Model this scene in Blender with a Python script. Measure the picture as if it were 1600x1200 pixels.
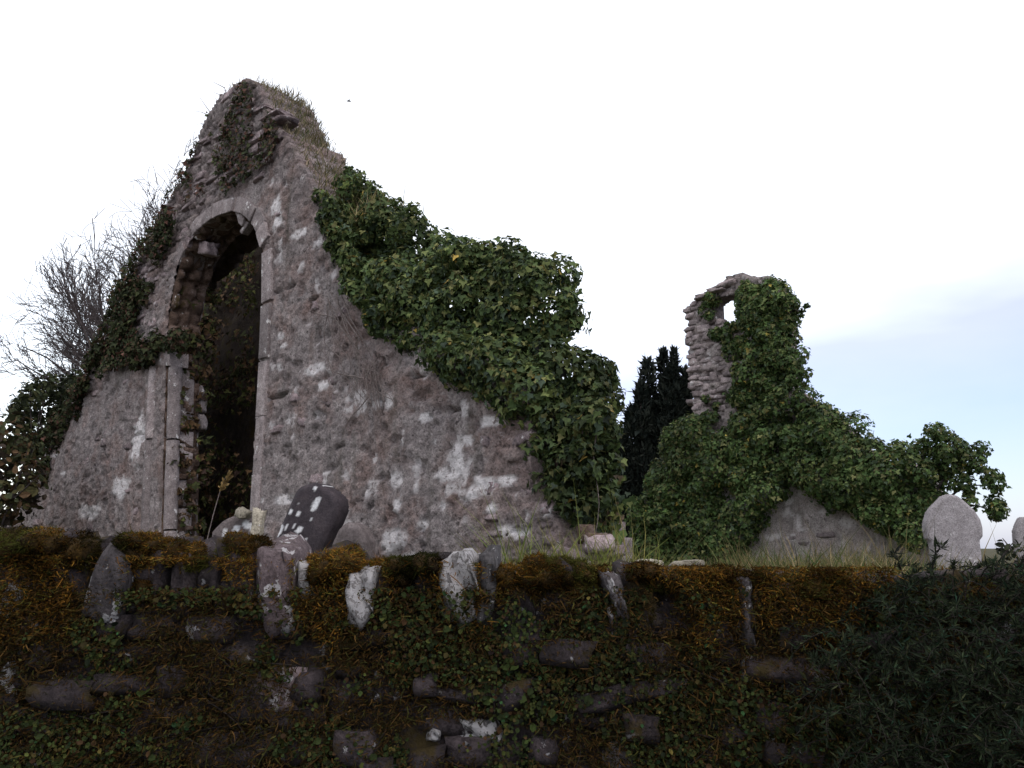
import bpy, bmesh, math, random
import numpy as np
from mathutils import Vector, Matrix

for o in list(bpy.data.objects):
    bpy.data.objects.remove(o, do_unlink=True)
SC = bpy.context.scene
COL = SC.collection
random.seed(11)
RNG = np.random.default_rng(11)

# ------------------------------------------------------------------ camera
F = 1386.0                      # focal length in photo pixels (1600 wide)
PITCH = math.radians(10.5)
CAM = np.array([0.0, 0.0, 1.6])
cd = bpy.data.cameras.new('camera')
cam = bpy.data.objects.new('camera', cd)
COL.objects.link(cam)
cam.location = CAM
cam.rotation_euler = (math.pi / 2 + PITCH, 0, 0)
cd.sensor_width = 36.0
cd.lens = 36.0 * F / 1600.0
cd.clip_start = 0.05
cd.clip_end = 6000
SC.camera = cam

# ------------------------------------------------------------------ world: overcast dusk sky
SUN_EL, SUN_AZ = math.radians(48), math.radians(150)
world = bpy.data.worlds.new('World')
SC.world = world
world.use_nodes = True
wn, wl = world.node_tree.nodes, world.node_tree.links
wn.clear()
w_out = wn.new('ShaderNodeOutputWorld')
w_bg = wn.new('ShaderNodeBackground')
w_sky = wn.new('ShaderNodeTexSky')
w_sky.sky_type = 'NISHITA'
w_sky.sun_disc = False
w_sky.sun_elevation = SUN_EL
w_sky.sun_rotation = SUN_AZ
w_tc = wn.new('ShaderNodeTexCoord')
w_sep = wn.new('ShaderNodeSeparateXYZ')
wl.new(w_tc.outputs['Generated'], w_sep.inputs[0])
w_map = wn.new('ShaderNodeMapping')
w_map.inputs['Scale'].default_value = (1.0, 1.0, 3.2)
w_map.inputs['Rotation'].default_value = (0.0, 0.22, 0.0)
w_map.inputs['Location'].default_value = (3.1, 1.4, 0.35)
wl.new(w_tc.outputs['Generated'], w_map.inputs[0])
w_n = wn.new('ShaderNodeTexNoise')
w_n.inputs['Scale'].default_value = 1.7
w_n.inputs['Detail'].default_value = 5
w_n.inputs['Roughness'].default_value = 0.5
wl.new(w_map.outputs[0], w_n.inputs['Vector'])
def wmath(op, a, b, clamp=False):
    m = wn.new('ShaderNodeMath'); m.operation = op; m.use_clamp = clamp
    for i, v in enumerate((a, b)):
        if isinstance(v, (int, float)): m.inputs[i].default_value = v
        else: wl.new(v, m.inputs[i])
    return m.outputs[0]
# cloud deck: thick and white overhead, thinner and bluer towards the horizon in broad drifts
el = wmath('MULTIPLY', w_sep.outputs['Z'], 3.7)
nz = wmath('MULTIPLY', w_n.outputs['Fac'], 1.3)
xx = wmath('MULTIPLY', w_sep.outputs['X'], -0.95)
cf = wmath('ADD', wmath('ADD', el, nz), wmath('ADD', xx, -0.55))
w_r = wn.new('ShaderNodeValToRGB')
w_r.color_ramp.elements[0].position = 0.10
w_r.color_ramp.elements[0].color = (0.28, 0.30, 0.46, 1)
w_r.color_ramp.elements[1].position = 0.92
w_r.color_ramp.elements[1].color = (1.0, 0.955, 0.90, 1)
e = w_r.color_ramp.elements.new(0.50); e.color = (0.45, 0.405, 0.53, 1)
wl.new(cf, w_r.inputs[0])
w_a = wn.new('ShaderNodeVectorMath'); w_a.operation = 'SCALE'
wl.new(w_r.outputs[0], w_a.inputs[0]); w_a.inputs['Scale'].default_value = 9.0
w_b = wn.new('ShaderNodeVectorMath'); w_b.operation = 'ADD'
wl.new(w_a.outputs[0], w_b.inputs[0]); wl.new(w_sky.outputs[0], w_b.inputs[1])   # the clear sky shows faintly through
wl.new(w_b.outputs[0], w_bg.inputs['Color'])
w_bg.inputs['Strength'].default_value = 0.10
wl.new(w_bg.outputs[0], w_out.inputs[0])

# ------------------------------------------------------------------ sun (veiled by cloud)
sd = bpy.data.lights.new('sun', 'SUN')
sd.energy = 0.75
sd.angle = math.radians(35)
sd.color = (1.0, 0.91, 0.80)
sun = bpy.data.objects.new('sun', sd)
COL.objects.link(sun)
sdir = Vector((math.sin(SUN_AZ) * math.cos(SUN_EL), math.cos(SUN_AZ) * math.cos(SUN_EL), math.sin(SUN_EL)))
sun.rotation_euler = sdir.to_track_quat('Z', 'Y').to_euler()
sun.location = (0, 0, 30)

SC.view_settings.view_transform = 'Standard'
SC.view_settings.look = 'None'
SC.view_settings.exposure = 0.3
SC.view_settings.gamma = 1.0
SC.view_settings.use_curve_mapping = False

# ------------------------------------------------------------------ geometry helpers
UD = np.array([math.sin(math.radians(45)), -math.cos(math.radians(45)), 0.0])   # along the gable, to the right
VD = np.array([-UD[1], UD[0], 0.0])                                            # into the church
ZD = np.array([0, 0, 1.0])

def ray(px, py):
    x = (px - 800) / F; y = (600 - py) / F
    return np.array([x, math.cos(PITCH) - y * math.sin(PITCH), math.sin(PITCH) + y * math.cos(PITCH)])
_d = ray(390, 500); _d = _d / _d[1]
P0 = CAM + _d * 8.0
P0[2] = 0.0
def uz(px, py, v=0.0):
    """wall-plane coordinates (u, z) of the point seen at a photo pixel, on the plane parallel to the gable at depth v"""
    d = ray(px, py)
    t = (np.dot(P0 - CAM, VD) + v) / np.dot(d, VD)
    q = CAM + d * t
    return float(np.dot(q - P0, UD)), float(q[2])
def UZ(pts, v=0.0): return [uz(x, y, v) for x, y in pts]
def world_of(u, v, z):
    u = np.asarray(u, float)[..., None]; v = np.asarray(v, float)[..., None]; z = np.asarray(z, float)[..., None]
    return P0 + u * UD + v * VD + z * ZD
def at(px, py, depth):
    d = ray(px, py); return CAM + d * (depth / d[1])

def hash2(ix, iy, seed):
    h = (ix.astype(np.int64) * 374761393 + iy.astype(np.int64) * 668265263 + seed * 1274126177) & 0x7fffffff
    h = ((h ^ (h >> 13)) * 1274126177) & 0x7fffffff
    h = (h ^ (h >> 16)) & 0xffffff
    return h / float(0xffffff)
def vnoise(x, y, seed=0):
    x = np.asarray(x, float); y = np.asarray(y, float)
    ix = np.floor(x); iy = np.floor(y); fx = x - ix; fy = y - iy
    fx = fx * fx * (3 - 2 * fx); fy = fy * fy * (3 - 2 * fy)
    ix = ix.astype(np.int64); iy = iy.astype(np.int64)
    a = hash2(ix, iy, seed); b = hash2(ix + 1, iy, seed); c = hash2(ix, iy + 1, seed); d = hash2(ix + 1, iy + 1, seed)
    return (a * (1 - fx) + b * fx) * (1 - fy) + (c * (1 - fx) + d * fx) * fy
def fbm(x, y, seed=0, o=4):
    s = 0; a = 0.5; t = 0
    x = np.asarray(x, float); y = np.asarray(y, float)
    for k in range(o):
        s = s + a * vnoise(x * 2 ** k, y * 2 ** k, seed + 17 * k); t += a; a *= 0.5
    return s / t
def voro(x, y, seed=0, jit=0.8):
    """F1, F2 and the random number of the nearest cell"""
    x = np.asarray(x, float); y = np.asarray(y, float)
    ix = np.floor(x).astype(np.int64); iy = np.floor(y).astype(np.int64)
    f1 = np.full(x.shape, 9.0); f2 = np.full(x.shape, 9.0); rid = np.zeros(x.shape)
    for dx in (-1, 0, 1):
        for dy in (-1, 0, 1):
            cx = ix + dx; cy = iy + dy
            px = cx + 0.5 + jit * (hash2(cx, cy, seed) - 0.5); py = cy + 0.5 + jit * (hash2(cx, cy, seed + 5) - 0.5)
            d = np.hypot(x - px, y - py); r = hash2(cx, cy, seed + 9)
            near = d < f1
            f2 = np.where(near, f1, np.minimum(f2, d)); rid = np.where(near, r, rid); f1 = np.where(near, d, f1)
    return f1, f2, rid
def sstep(a, b, x):
    t = np.clip((x - a) / (b - a), 0, 1); return t * t * (3 - 2 * t)
def inside(poly, x, y):
    x = np.asarray(x, float); y = np.asarray(y, float)
    r = np.zeros(x.shape, bool); n = len(poly)
    for i in range(n):
        x0, y0 = poly[i]; x1, y1 = poly[(i + 1) % n]
        if y0 == y1: continue
        c = ((y0 > y) != (y1 > y)) & (x < (x1 - x0) * (y - y0) / (y1 - y0) + x0)
        r ^= c
    return r
def snap(poly, x, y, maxd):
    best = np.full(x.shape, 1e9); bx = x.copy(); by = y.copy(); n = len(poly)
    for i in range(n):
        ax, ay = poly[i]; cx, cy = poly[(i + 1) % n]
        dx, dy = cx - ax, cy - ay; L = dx * dx + dy * dy + 1e-12
        t = np.clip(((x - ax) * dx + (y - ay) * dy) / L, 0, 1)
        qx = ax + t * dx; qy = ay + t * dy; d = np.hypot(x - qx, y - qy)
        m = d < best
        best = np.where(m, d, best); bx = np.where(m, qx, bx); by = np.where(m, qy, by)
    ok = best < maxd
    return np.where(ok, bx, x), np.where(ok, by, y)
def resample(pts, step, closed=False):
    pts = [np.array(p, float) for p in pts]
    if closed: pts = pts + [pts[0]]
    out = []
    for a, b in zip(pts[:-1], pts[1:]):
        n = max(1, int(np.linalg.norm(b - a) / step))
        for k in range(n): out.append(a + (b - a) * k / n)
    if not closed: out.append(pts[-1])
    return np.array(out)

def link(name, me, mat=None, parent=None):
    o = bpy.data.objects.new(name, me); COL.objects.link(o)
    if mat is not None and me is not None and len(me.materials) == 0: me.materials.append(mat)
    if parent is not None: o.parent = parent
    return o
def empty(name, loc=(0, 0, 0)):
    """an Empty at a thing's base; children built in world space are moved with place_children()"""
    o = bpy.data.objects.new(name, None); COL.objects.link(o); o.location = loc; o.empty_display_size = 0.2
    o.matrix_world = Matrix.Translation(Vector(loc)); return o
def adopt(ch, par):
    ch.parent = par; ch.matrix_parent_inverse = Matrix.Translation(-Vector(par.location)); return ch
def tag(o, label=None, cat=None, group=None, kind=None):
    if label: o['label'] = label
    if cat: o['category'] = cat
    if group: o['group'] = group
    if kind: o['kind'] = kind
    return o
def mesh_np(name, V, loops, sizes, cols=None, smooth=True, cname='col'):
    me = bpy.data.meshes.new(name)
    V = np.asarray(V, np.float32).reshape(-1, 3); loops = np.asarray(loops, np.int32).ravel(); sizes = np.asarray(sizes, np.int32)
    me.vertices.add(len(V)); me.vertices.foreach_set('co', V.ravel())
    me.loops.add(len(loops)); me.loops.foreach_set('vertex_index', loops)
    st = np.concatenate([[0], np.cumsum(sizes)[:-1]]).astype(np.int32)
    me.polygons.add(len(sizes)); me.polygons.foreach_set('loop_start', st); me.polygons.foreach_set('loop_total', sizes)
    me.polygons.foreach_set('use_smooth', np.full(len(sizes), smooth, bool))
    me.update(calc_edges=True)
    if cols is not None:
        c = np.asarray(cols, np.float32)
        if c.shape[1] == 3: c = np.concatenate([c, np.ones((len(c), 1), np.float32)], 1)
        a = me.attributes.new(cname, 'FLOAT_COLOR', 'POINT'); a.data.foreach_set('color', c.ravel())
    return me
def unit(a): return a / (np.linalg.norm(a, axis=-1, keepdims=True) + 1e-9)

LEAF_IVY = (np.array([(0, 0, 0), (-.40, -.10, .05), (-.52, .30, .09), (-.23, .46, .05), (0, 1, -.06), (.23, .46, .05), (.52, .30, .09), (.40, -.10, .05)]), [0, 1, 2, 3, 4, 0, 4, 5, 6, 7], [5, 5])
LEAF_OVAL = (np.array([(0, 0, 0), (-.30, .30, .06), (-.26, .68, .05), (0, 1, -.05), (.26, .68, .05), (.30, .30, .06)]), [0, 1, 2, 3, 0, 3, 4, 5], [4, 4])
LEAF_THIN = (np.array([(0, 0, 0), (-.07, .45, .02), (0, 1, -.08), (.07, .45, .02)]), [0, 1, 2, 3], [4])
def leaves(name, P, N, T, S, C, shape=LEAF_IVY):
    """one mesh of many leaves: P base points, N facing, T tip direction, S sizes, C colours"""
    tpl, lp, sz = shape
    P = np.asarray(P, float); N = unit(np.asarray(N, float)); T = np.asarray(T, float)
    T = unit(T - N * np.sum(T * N, 1, keepdims=True)); X = np.cross(T, N)
    S = np.asarray(S, float)[:, None, None]; k = len(tpl); n = len(P)
    V = P[:, None, :] + S * (tpl[None, :, 0:1] * X[:, None] + tpl[None, :, 1:2] * T[:, None] + tpl[None, :, 2:3] * N[:, None])
    L = (np.arange(n)[:, None] * k + np.array(lp)[None]).ravel()
    return mesh_np(name, V, L, np.tile(sz, n), np.repeat(C, k, 0), smooth=False)
def blades(name, P, D, L, W, C, bend=0.35):
    """grass: each blade a bent tapering strip of two quads and a tip"""
    P = np.asarray(P, float); D = unit(np.asarray(D, float)); n = len(P)
    side = unit(np.cross(D, RNG.normal(size=(n, 3)))); B = unit(RNG.normal(size=(n, 3)) * [1, 1, .2]) * bend
    B[:, 2] -= 0.2 * bend
    rows = []
    for t, w in ((0, 1), (.4, .85), (.75, .5), (1, 0.05)):
        c = P + D * (L * t)[:, None] + B * (L * t * t)[:, None]
        rows += [c - side * (W * w)[:, None], c + side * (W * w)[:, None]]
    V = np.stack(rows, 1); k = 8
    lp = np.array([0, 1, 3, 2, 2, 3, 5, 4, 4, 5, 7, 6])
    return mesh_np(name, V, (np.arange(n)[:, None] * k + lp[None]).ravel(), np.full(n * 3, 4), np.repeat(C, k, 0), smooth=False)
def tubes(name, paths, sides=5):
    """paths: list of (points, radii); one mesh"""
    V = []; L = []; base = 0
    ang = np.arange(sides) * 2 * math.pi / sides
    for pts, rad in paths:
        pts = np.asarray(pts, float); m = len(pts)
        t = np.gradient(pts, axis=0); t = unit(t)
        up = np.array([0.31, 0.2, 0.93]) if abs(t[0][2]) < 0.9 else np.array([1.0, 0.1, 0])
        x = unit(np.cross(t, up)); y = np.cross(t, x)
        ring = pts[:, None] + np.asarray(rad)[:, None, None] * (np.cos(ang)[None, :, None] * x[:, None] + np.sin(ang)[None, :, None] * y[:, None])
        V.append(ring.reshape(-1, 3))
        i = np.arange(m - 1)[:, None] * sides; j = np.arange(sides)[None]; jn = (j + 1) % sides
        q = np.stack([base + i + j, base + i + jn, base + i + sides + jn, base + i + sides + j], -1).reshape(-1, 4)
        L.append(q); base += m * sides
    V = np.concatenate(V); L = np.concatenate(L)
    return mesh_np(name, V, L, np.full(len(L), 4))

def grid_slab(name, poly, holes, cell, thick, disp=None, attr=None, v0=0.0, jag=0.0, frame=world_of, hole_strips=True):
    """a slab standing in a (u, z) plane, cut to an outline: dense displaced front face, side strips, plain back"""
    xs = [p[0] for p in poly]; ys = [p[1] for p in poly]
    nx = int((max(xs) - min(xs)) / cell) + 2; ny = int((max(ys) - min(ys)) / cell) + 2
    x0, y0 = min(xs) - cell * .5, min(ys) - cell * .5
    gx = x0 + np.arange(nx + 1) * cell; gy = y0 + np.arange(ny + 1) * cell
    cx, cy = np.meshgrid(gx[:-1] + cell / 2, gy[:-1] + cell / 2, indexing='ij')
    jx = cx + jag * (fbm(cx * 6, cy * 6, 3, 3) - .5); jy = cy + jag * (fbm(cx * 6, cy * 6, 8, 3) - .5)
    m = inside(poly, jx, jy)
    for h in holes: m &= ~inside(h, cx, cy)
    used = np.zeros((nx + 1, ny + 1), int)
    for a in (0, 1):
        for b in (0, 1): used[a:nx + a, b:ny + b] += m
    idx = -np.ones((nx + 1, ny + 1), int); sel = used > 0; idx[sel] = np.arange(sel.sum())
    X, Y = np.meshgrid(gx, gy, indexing='ij'); X = X[sel].copy(); Y = Y[sel].copy()
    bnd = used[sel] < 4
    bx, by = X[bnd], Y[bnd]
    for h in ([poly] if jag == 0 else []) + list(holes): bx, by = snap(h, bx, by, cell * 1.2)
    X[bnd] = bx; Y[bnd] = by
    d = disp(X, Y) if disp is not None else np.zeros(X.shape)
    front = frame(X, v0 - d, Y)
    ii, jj = np.nonzero(m)
    q = np.stack([idx[ii, jj], idx[ii + 1, jj], idx[ii + 1, jj + 1], idx[ii, jj + 1]], 1)
    # side strips
    back_i = {}; BV = []
    strips = []
    nf = len(front)
    pad = np.pad(m, 1)
    bidx = -np.ones(nf, int); bidx[bnd] = nf + np.arange(bnd.sum())
    back = frame(X[bnd], np.full(bnd.sum(), v0 + thick), Y[bnd])
    c = pad[1:-1, 1:-1]
    def is_hole(i, j):
        if hole_strips or not holes: return np.zeros(len(i), bool)
        r = np.zeros(len(i), bool)
        for h in holes:
            hh = h; cxh = sum(p[0] for p in hh) / len(hh); cyh = sum(p[1] for p in hh) / len(hh)
            x = x0 + (i + .5) * cell; y = y0 + (j + .5) * cell
            r |= inside([((p[0] - cxh) * 1.06 + cxh, (p[1] - cyh) * 1.06 + cyh) for p in hh], x, y)
        return r
    for (di, dj, a, b) in ((-1, 0, (0, 1), (0, 0)), (1, 0, (1, 0), (1, 1)), (0, -1, (0, 0), (1, 0)), (0, 1, (1, 1), (0, 1))):
        nb = pad[1 + di:nx + 1 + di, 1 + dj:ny + 1 + dj]
        i, j = np.nonzero(c & ~nb)
        k = ~is_hole(i + di, j + dj); i, j = i[k], j[k]
        A = idx[i + a[0], j + a[1]]; B = idx[i + b[0], j + b[1]]
        strips.append(np.stack([B, A, bidx[A], bidx[B]], 1))
    # back as runs
    RV = []; RQ = []; nb0 = nf + len(back)
    for j in range(ny):
        col = m[:, j]; i = 0
        while i < nx:
            if col[i]:
                s = i
                while i < nx and col[i]: i += 1
                k = nb0 + len(RV)
                RV += [(gx[s], gy[j]), (gx[i], gy[j]), (gx[i], gy[j + 1]), (gx[s], gy[j + 1])]
                RQ.append((k + 3, k + 2, k + 1, k))
            else: i += 1
    RV = np.array(RV); bk = frame(RV[:, 0], np.full(len(RV), v0 + thick), RV[:, 1])
    V = np.concatenate([front, back, bk]); Q = np.concatenate([q] + strips + [np.array(RQ)])
    cols = None
    if attr is not None:
        ca = attr(X, Y); cols = np.concatenate([ca, ca[bnd], np.tile(ca.mean(0), (len(bk), 1))])
    return mesh_np(name, V, Q, np.full(len(Q), 4), cols)

def sweep_strip(name, pts, v_list, amp, seed, off=0.0):
    """the rough inner face of an opening: outline pts (u,z) carried through the depths v_list"""
    pts = np.asarray(pts); n = len(pts)
    tan = np.gradient(pts, axis=0); tan = unit(tan); nor = np.stack([-tan[:, 1], tan[:, 0]], 1)
    s = np.concatenate([[0], np.cumsum(np.linalg.norm(np.diff(pts, axis=0), axis=1))])
    V = []
    for k, v in enumerate(v_list):
        a = 0 if k == 0 else amp
        f1, f2, rid = voro(s / .16, np.full(n, v / .13), seed)
        d = a * (sstep(0, .35, f2 - f1) * (.4 + .6 * rid) - .4) + off
        p = pts - nor * d[:, None]
        V.append(world_of(p[:, 0], np.full(n, v), p[:, 1]))
    V = np.concatenate(V)
    i = np.arange(len(v_list) - 1)[:, None] * n; j = np.arange(n - 1)[None]
    Q = np.stack([i + j, i + j + 1, i + n + j + 1, i + n + j], -1).reshape(-1, 4)
    return mesh_np(name, V, Q, np.full(len(Q), 4))

def rock_mesh(name, seed, sub=2, rough=.12, boxy=.93):
    """a unit stone (about 1 x 1 x 1): a rounded, chipped block"""
    r = np.random.default_rng(seed)
    bm = bmesh.new(); bmesh.ops.create_cube(bm, size=1.0)
    bmesh.ops.subdivide_edges(bm, edges=bm.edges[:], cuts=sub, use_grid_fill=True)
    ph = r.uniform(0, 6, (4, 3)); kk = r.uniform(2, 6, (4, 3))
    sk = r.uniform(-.16, .16, 6)
    cuts = [(unit(r.normal(size=3)), r.uniform(.50, .66)) for _ in range(5)]
    for v in bm.verts:
        c = np.array(v.co); s = c / (np.linalg.norm(c) + 1e-9) * .62
        c = c * boxy + s * (1 - boxy)
        n = sum(math.sin(float(np.dot(kk[q], c) * (1 + q * .8) + ph[q][0])) / (1 + q * .6) for q in range(4))
        c = c * (1 + rough * n * .5) + r.normal(0, rough * .14, 3)
        for nn, dd in cuts:                      # chipped facets
            e_ = float(np.dot(c, nn)) - dd
            if e_ > 0: c = c - nn * e_ * .9
        c[0] += sk[0] * c[2] + sk[1] * c[1]; c[2] += sk[2] * c[0] + sk[3] * c[1]
        v.co = c
    me = bpy.data.meshes.new(name); bm.to_mesh(me); bm.free()
    me.polygons.foreach_set('use_smooth', [True] * len(me.polygons))
    return me

# ------------------------------------------------------------------ materials
def new_mat(name):
    m = bpy.data.materials.new(name); m.use_nodes = True
    nt = m.node_tree; nt.nodes.clear()
    out = nt.nodes.new('ShaderNodeOutputMaterial'); b = nt.nodes.new('ShaderNodeBsdfPrincipled')
    nt.links.new(b.outputs[0], out.inputs[0])
    return m, nt, b, out
class G:
    def __init__(s, nt): s.nt = nt; s.n = nt.nodes; s.l = nt.links
    def put(s, sock, v):
        if isinstance(v, (int, float)): sock.default_value = v
        elif isinstance(v, tuple): sock.default_value = v if len(v) != 3 or sock.type == 'VECTOR' else (*v, 1)
        else: s.l.new(v, sock)
    def pos(s, scale=(1, 1, 1), rot=(0, 0, 0)):
        g = s.n.new('ShaderNodeNewGeometry'); m = s.n.new('ShaderNodeMapping')
        m.inputs['Scale'].default_value = scale; m.inputs['Rotation'].default_value = rot
        s.l.new(g.outputs['Position'], m.inputs[0]); return m.outputs[0]
    def noise(s, vec, scale, detail=5, rough=.6, dist=0.0):
        n = s.n.new('ShaderNodeTexNoise'); s.l.new(vec, n.inputs['Vector'])
        n.inputs['Scale'].default_value = scale; n.inputs['Detail'].default_value = detail
        n.inputs['Roughness'].default_value = rough; n.inputs['Distortion'].default_value = dist
        return n.outputs['Fac']
    def ramp(s, fac, stops, interp='LINEAR'):
        r = s.n.new('ShaderNodeValToRGB'); s.l.new(fac, r.inputs[0]); r.color_ramp.interpolation = interp
        el = r.color_ramp.elements
        while len(el) < len(stops): el.new(.5)
        for e_, (p, c) in zip(el, stops):
            e_.position = p; e_.color = (c, c, c, 1) if isinstance(c, (int, float)) else (*c, 1)
        return r.outputs[0]
    def mix(s, fac, a, b, mode='MIX'):
        m = s.n.new('ShaderNodeMix'); m.data_type = 'RGBA'; m.blend_type = mode; m.clamp_factor = True
        s.put(m.inputs[0], fac); s.put(m.inputs[6], a); s.put(m.inputs[7], b); return m.outputs[2]
    def math(s, op, a, b=0.0, clamp=False):
        m = s.n.new('ShaderNodeMath'); m.operation = op; m.use_clamp = clamp
        s.put(m.inputs[0], a); s.put(m.inputs[1], b); return m.outputs[0]
    def attr(s, name):
        a = s.n.new('ShaderNodeAttribute'); a.attribute_name = name; return a
    def sep(s, c):
        a = s.n.new('ShaderNodeSeparateColor'); s.l.new(c, a.inputs[0]); return a.outputs
    def bump(s, h, strength, dist, bsdf):
        b = s.n.new('ShaderNodeBump'); b.inputs['Strength'].default_value = strength; b.inputs['Distance'].default_value = dist
        s.l.new(h, b.inputs['Height']); s.l.new(b.outputs[0], bsdf.inputs['Normal'])

def make_leaf_mat(name, rough=.6, spec=.18, trans=.25):
    m, nt, b, out = new_mat(name); g = G(nt)
    c = g.attr('col').outputs['Color']
    n = g.noise(g.pos(), 45, 2)
    c2 = g.mix(1.0, c, g.ramp(n, [(.3, .72), (.7, 1.25)]), 'MULTIPLY')
    nt.links.new(c2, b.inputs['Base Color']); b.inputs['Roughness'].default_value = rough
    b.inputs['Specular IOR Level'].default_value = spec
    t = nt.nodes.new('ShaderNodeBsdfTranslucent'); nt.links.new(c2, t.inputs[0])
    mx = nt.nodes.new('ShaderNodeMixShader'); mx.inputs[0].default_value = trans
    nt.links.new(b.outputs[0], mx.inputs[1]); nt.links.new(t.outputs[0], mx.inputs[2]); nt.links.new(mx.outputs[0], out.inputs[0])
    return m
M_LEAF = make_leaf_mat('ivy_leaf')
M_GRASS = make_leaf_mat('grass_blade', .7, .15, .3)
M_DULL = make_leaf_mat('dull_leaf', .75, .12, .12)
M_MOSSF = make_leaf_mat('moss_fibre', .9, .05, .1)

def wall_mat(name, base, red=.62, dark=1.0):
    """lime-rendered rubble: attribute wm = (stone random, bare stone, joint, lichen)"""
    m, nt, b, out = new_mat(name); g = G(nt)
    at_ = g.attr('wm'); r, gg, bl = g.sep(at_.outputs['Color'])[:3]; al = at_.outputs['Alpha']
    p = g.pos()
    k = [tuple(x * dark for x in c) for c in base]
    c = g.ramp(g.noise(p, 7, 9, .68), [(.28, k[0]), (.5, k[1]), (.74, k[2])])
    c = g.mix(g.ramp(g.noise(p, 2.6, 6, .65, .4), [(.45, 0), (.62, red)]), c, tuple(x * dark for x in (.235, .150, .128)))
    st = g.ramp(r, [(0, tuple(x * dark for x in (.10, .085, .095))), (.35, tuple(x * dark for x in (.20, .145, .145))), (.7, tuple(x * dark for x in (.25, .205, .20))), (1, tuple(x * dark for x in (.33, .28, .27)))])
    st = g.mix(.5, st, c)
    c = g.mix(gg, c, st)
    c = g.mix(g.math('MULTIPLY', bl, .75), c, tuple(x * dark for x in (.055, .045, .042)))
    # pits and speckle
    sp = g.noise(p, 55, 4, .7)
    c = g.mix(1.0, c, g.ramp(sp, [(.30, .40), (.5, 1.0), (.68, 1.3)]), 'MULTIPLY')
    sp2 = g.noise(p, 19, 5, .75)
    c = g.mix(g.ramp(sp2, [(.58, 0), (.67, .55)]), c, tuple(x * dark for x in (.40, .36, .36)))
    c = g.mix(g.ramp(sp2, [(.34, .9), (.42, 0)]), c, tuple(x * dark for x in (.06, .048, .048)))
    # algae streaks running down
    sk = g.noise(g.pos((3.5, 3.5, .5)), 2.2, 6, .6)
    c = g.mix(g.ramp(sk, [(.56, 0), (.72, .55)]), c, tuple(x * dark for x in (.075, .07, .055)))
    # lichen
    ln = g.noise(p, 24, 5, .7)
    lf = g.math('MULTIPLY', al, g.ramp(ln, [(.36, .1), (.47, 1.0)]))
    c = g.mix(lf, c, (.70, .66, .67))
    nt.links.new(c, b.inputs['Base Color']); b.inputs['Roughness'].default_value = .95; b.inputs['Specular IOR Level'].default_value = .15
    h = g.math('ADD', g.math('MULTIPLY', g.noise(p, 30, 8, .72), 1.0), g.math('MULTIPLY', sp, .5))
    g.bump(h, .9, .03, b)
    return m
GABLE_BASE = [(.125, .108, .108), (.275, .238, .236), (.41, .365, .358)]
M_GABLE = wall_mat('rubble_render', GABLE_BASE)
M_WEST = wall_mat('west_render', [(.18, .16, .155), (.33, .295, .285), (.46, .42, .41)], .25)

def stone_mat(name, c0, c1, c2, lichen=0.0, moss=0.0, lich_col=(.58, .56, .56), spread=.5, bump=.8, lscale=14):
    m, nt, b, out = new_mat(name); g = G(nt); p = g.pos()
    oi = nt.nodes.new('ShaderNodeObjectInfo')
    c = g.ramp(g.noise(p, 11, 8, .68), [(.28, c0), (.52, c1), (.76, c2)])
    c = g.mix(1.0, c, g.ramp(oi.outputs['Random'], [(0, 1 - spread * .7), (1, 1 + spread)]), 'MULTIPLY')
    c = g.mix(1.0, c, g.ramp(g.noise(p, 70, 4, .7), [(.32, .5), (.5, 1.0), (.7, 1.35)]), 'MULTIPLY')
    if lichen > 0:
        ln = g.noise(p, lscale, 5, .62)
        c = g.mix(g.ramp(ln, [(.66 - lichen * .3, 0), (.69 - lichen * .3, .9)]), c, lich_col)
    if moss > 0:
        mn = g.noise(p, 6, 6, .7)
        c = g.mix(g.ramp(mn, [(.62 - moss * .3, 0), (.70 - moss * .3, .9)]), c, (.045, .032, .010))
    nt.links.new(c, b.inputs['Base Color']); b.inputs['Roughness'].default_value = .93; b.inputs['Specular IOR Level'].default_value = .18
    g.bump(g.noise(p, 42, 9, .72), bump, .025, b)
    return m
M_RUBBLE = stone_mat('gable_rubble', (.09, .07, .076), (.235, .185, .19), (.38, .32, .32), .12)
M_DRESSED = stone_mat('dressed_sandstone', (.12, .10, .10), (.235, .20, .20), (.35, .31, .305), .14, spread=.3, bump=.6)
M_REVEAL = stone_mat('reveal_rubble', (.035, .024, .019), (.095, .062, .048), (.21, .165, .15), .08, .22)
M_INNER = stone_mat('shade_dark_rubble', (.02, .015, .013), (.05, .036, .03), (.10, .078, .066), .0, .3)  # near-black base colour stands in for the shade behind the arch
M_TOWER = stone_mat('belfry_rubble', (.11, .09, .095), (.23, .19, .19), (.36, .31, .30), .10)
M_DARKST = stone_mat('boundary_stone', (.016, .013, .014), (.038, .030, .032), (.072, .058, .061), .06, .30, (.30, .29, .30))
M_GREYST = stone_mat('grey_coping', (.045, .04, .043), (.095, .083, .088), (.16, .145, .15), .22, .1, (.42, .41, .42))
M_PINKST = stone_mat('pink_coping', (.06, .045, .047), (.13, .10, .105), (.22, .18, .185), .3, .12, (.46, .44, .45))
M_WHITEST = stone_mat('lichened_coping', (.06, .055, .055), (.16, .15, .15), (.28, .26, .265), .68, .10, (.40, .385, .392), lscale=34)
M_SLATEG = stone_mat('slate_coping', (.028, .026, .028), (.06, .056, .058), (.10, .095, .10), .05, .1)
M_BOULDER = stone_mat('pale_boulder', (.22, .19, .15), (.40, .36, .29), (.55, .50, .42), .1)
M_HEADGREY = stone_mat('grey_headstone', (.17, .155, .16), (.245, .225, .235), (.32, .30, .31), .02, spread=.1, bump=.25)
M_MOSS = stone_mat('moss_cushion', (.010, .007, .003), (.035, .020, .005), (.095, .050, .009), spread=.45, bump=1.0)
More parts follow.
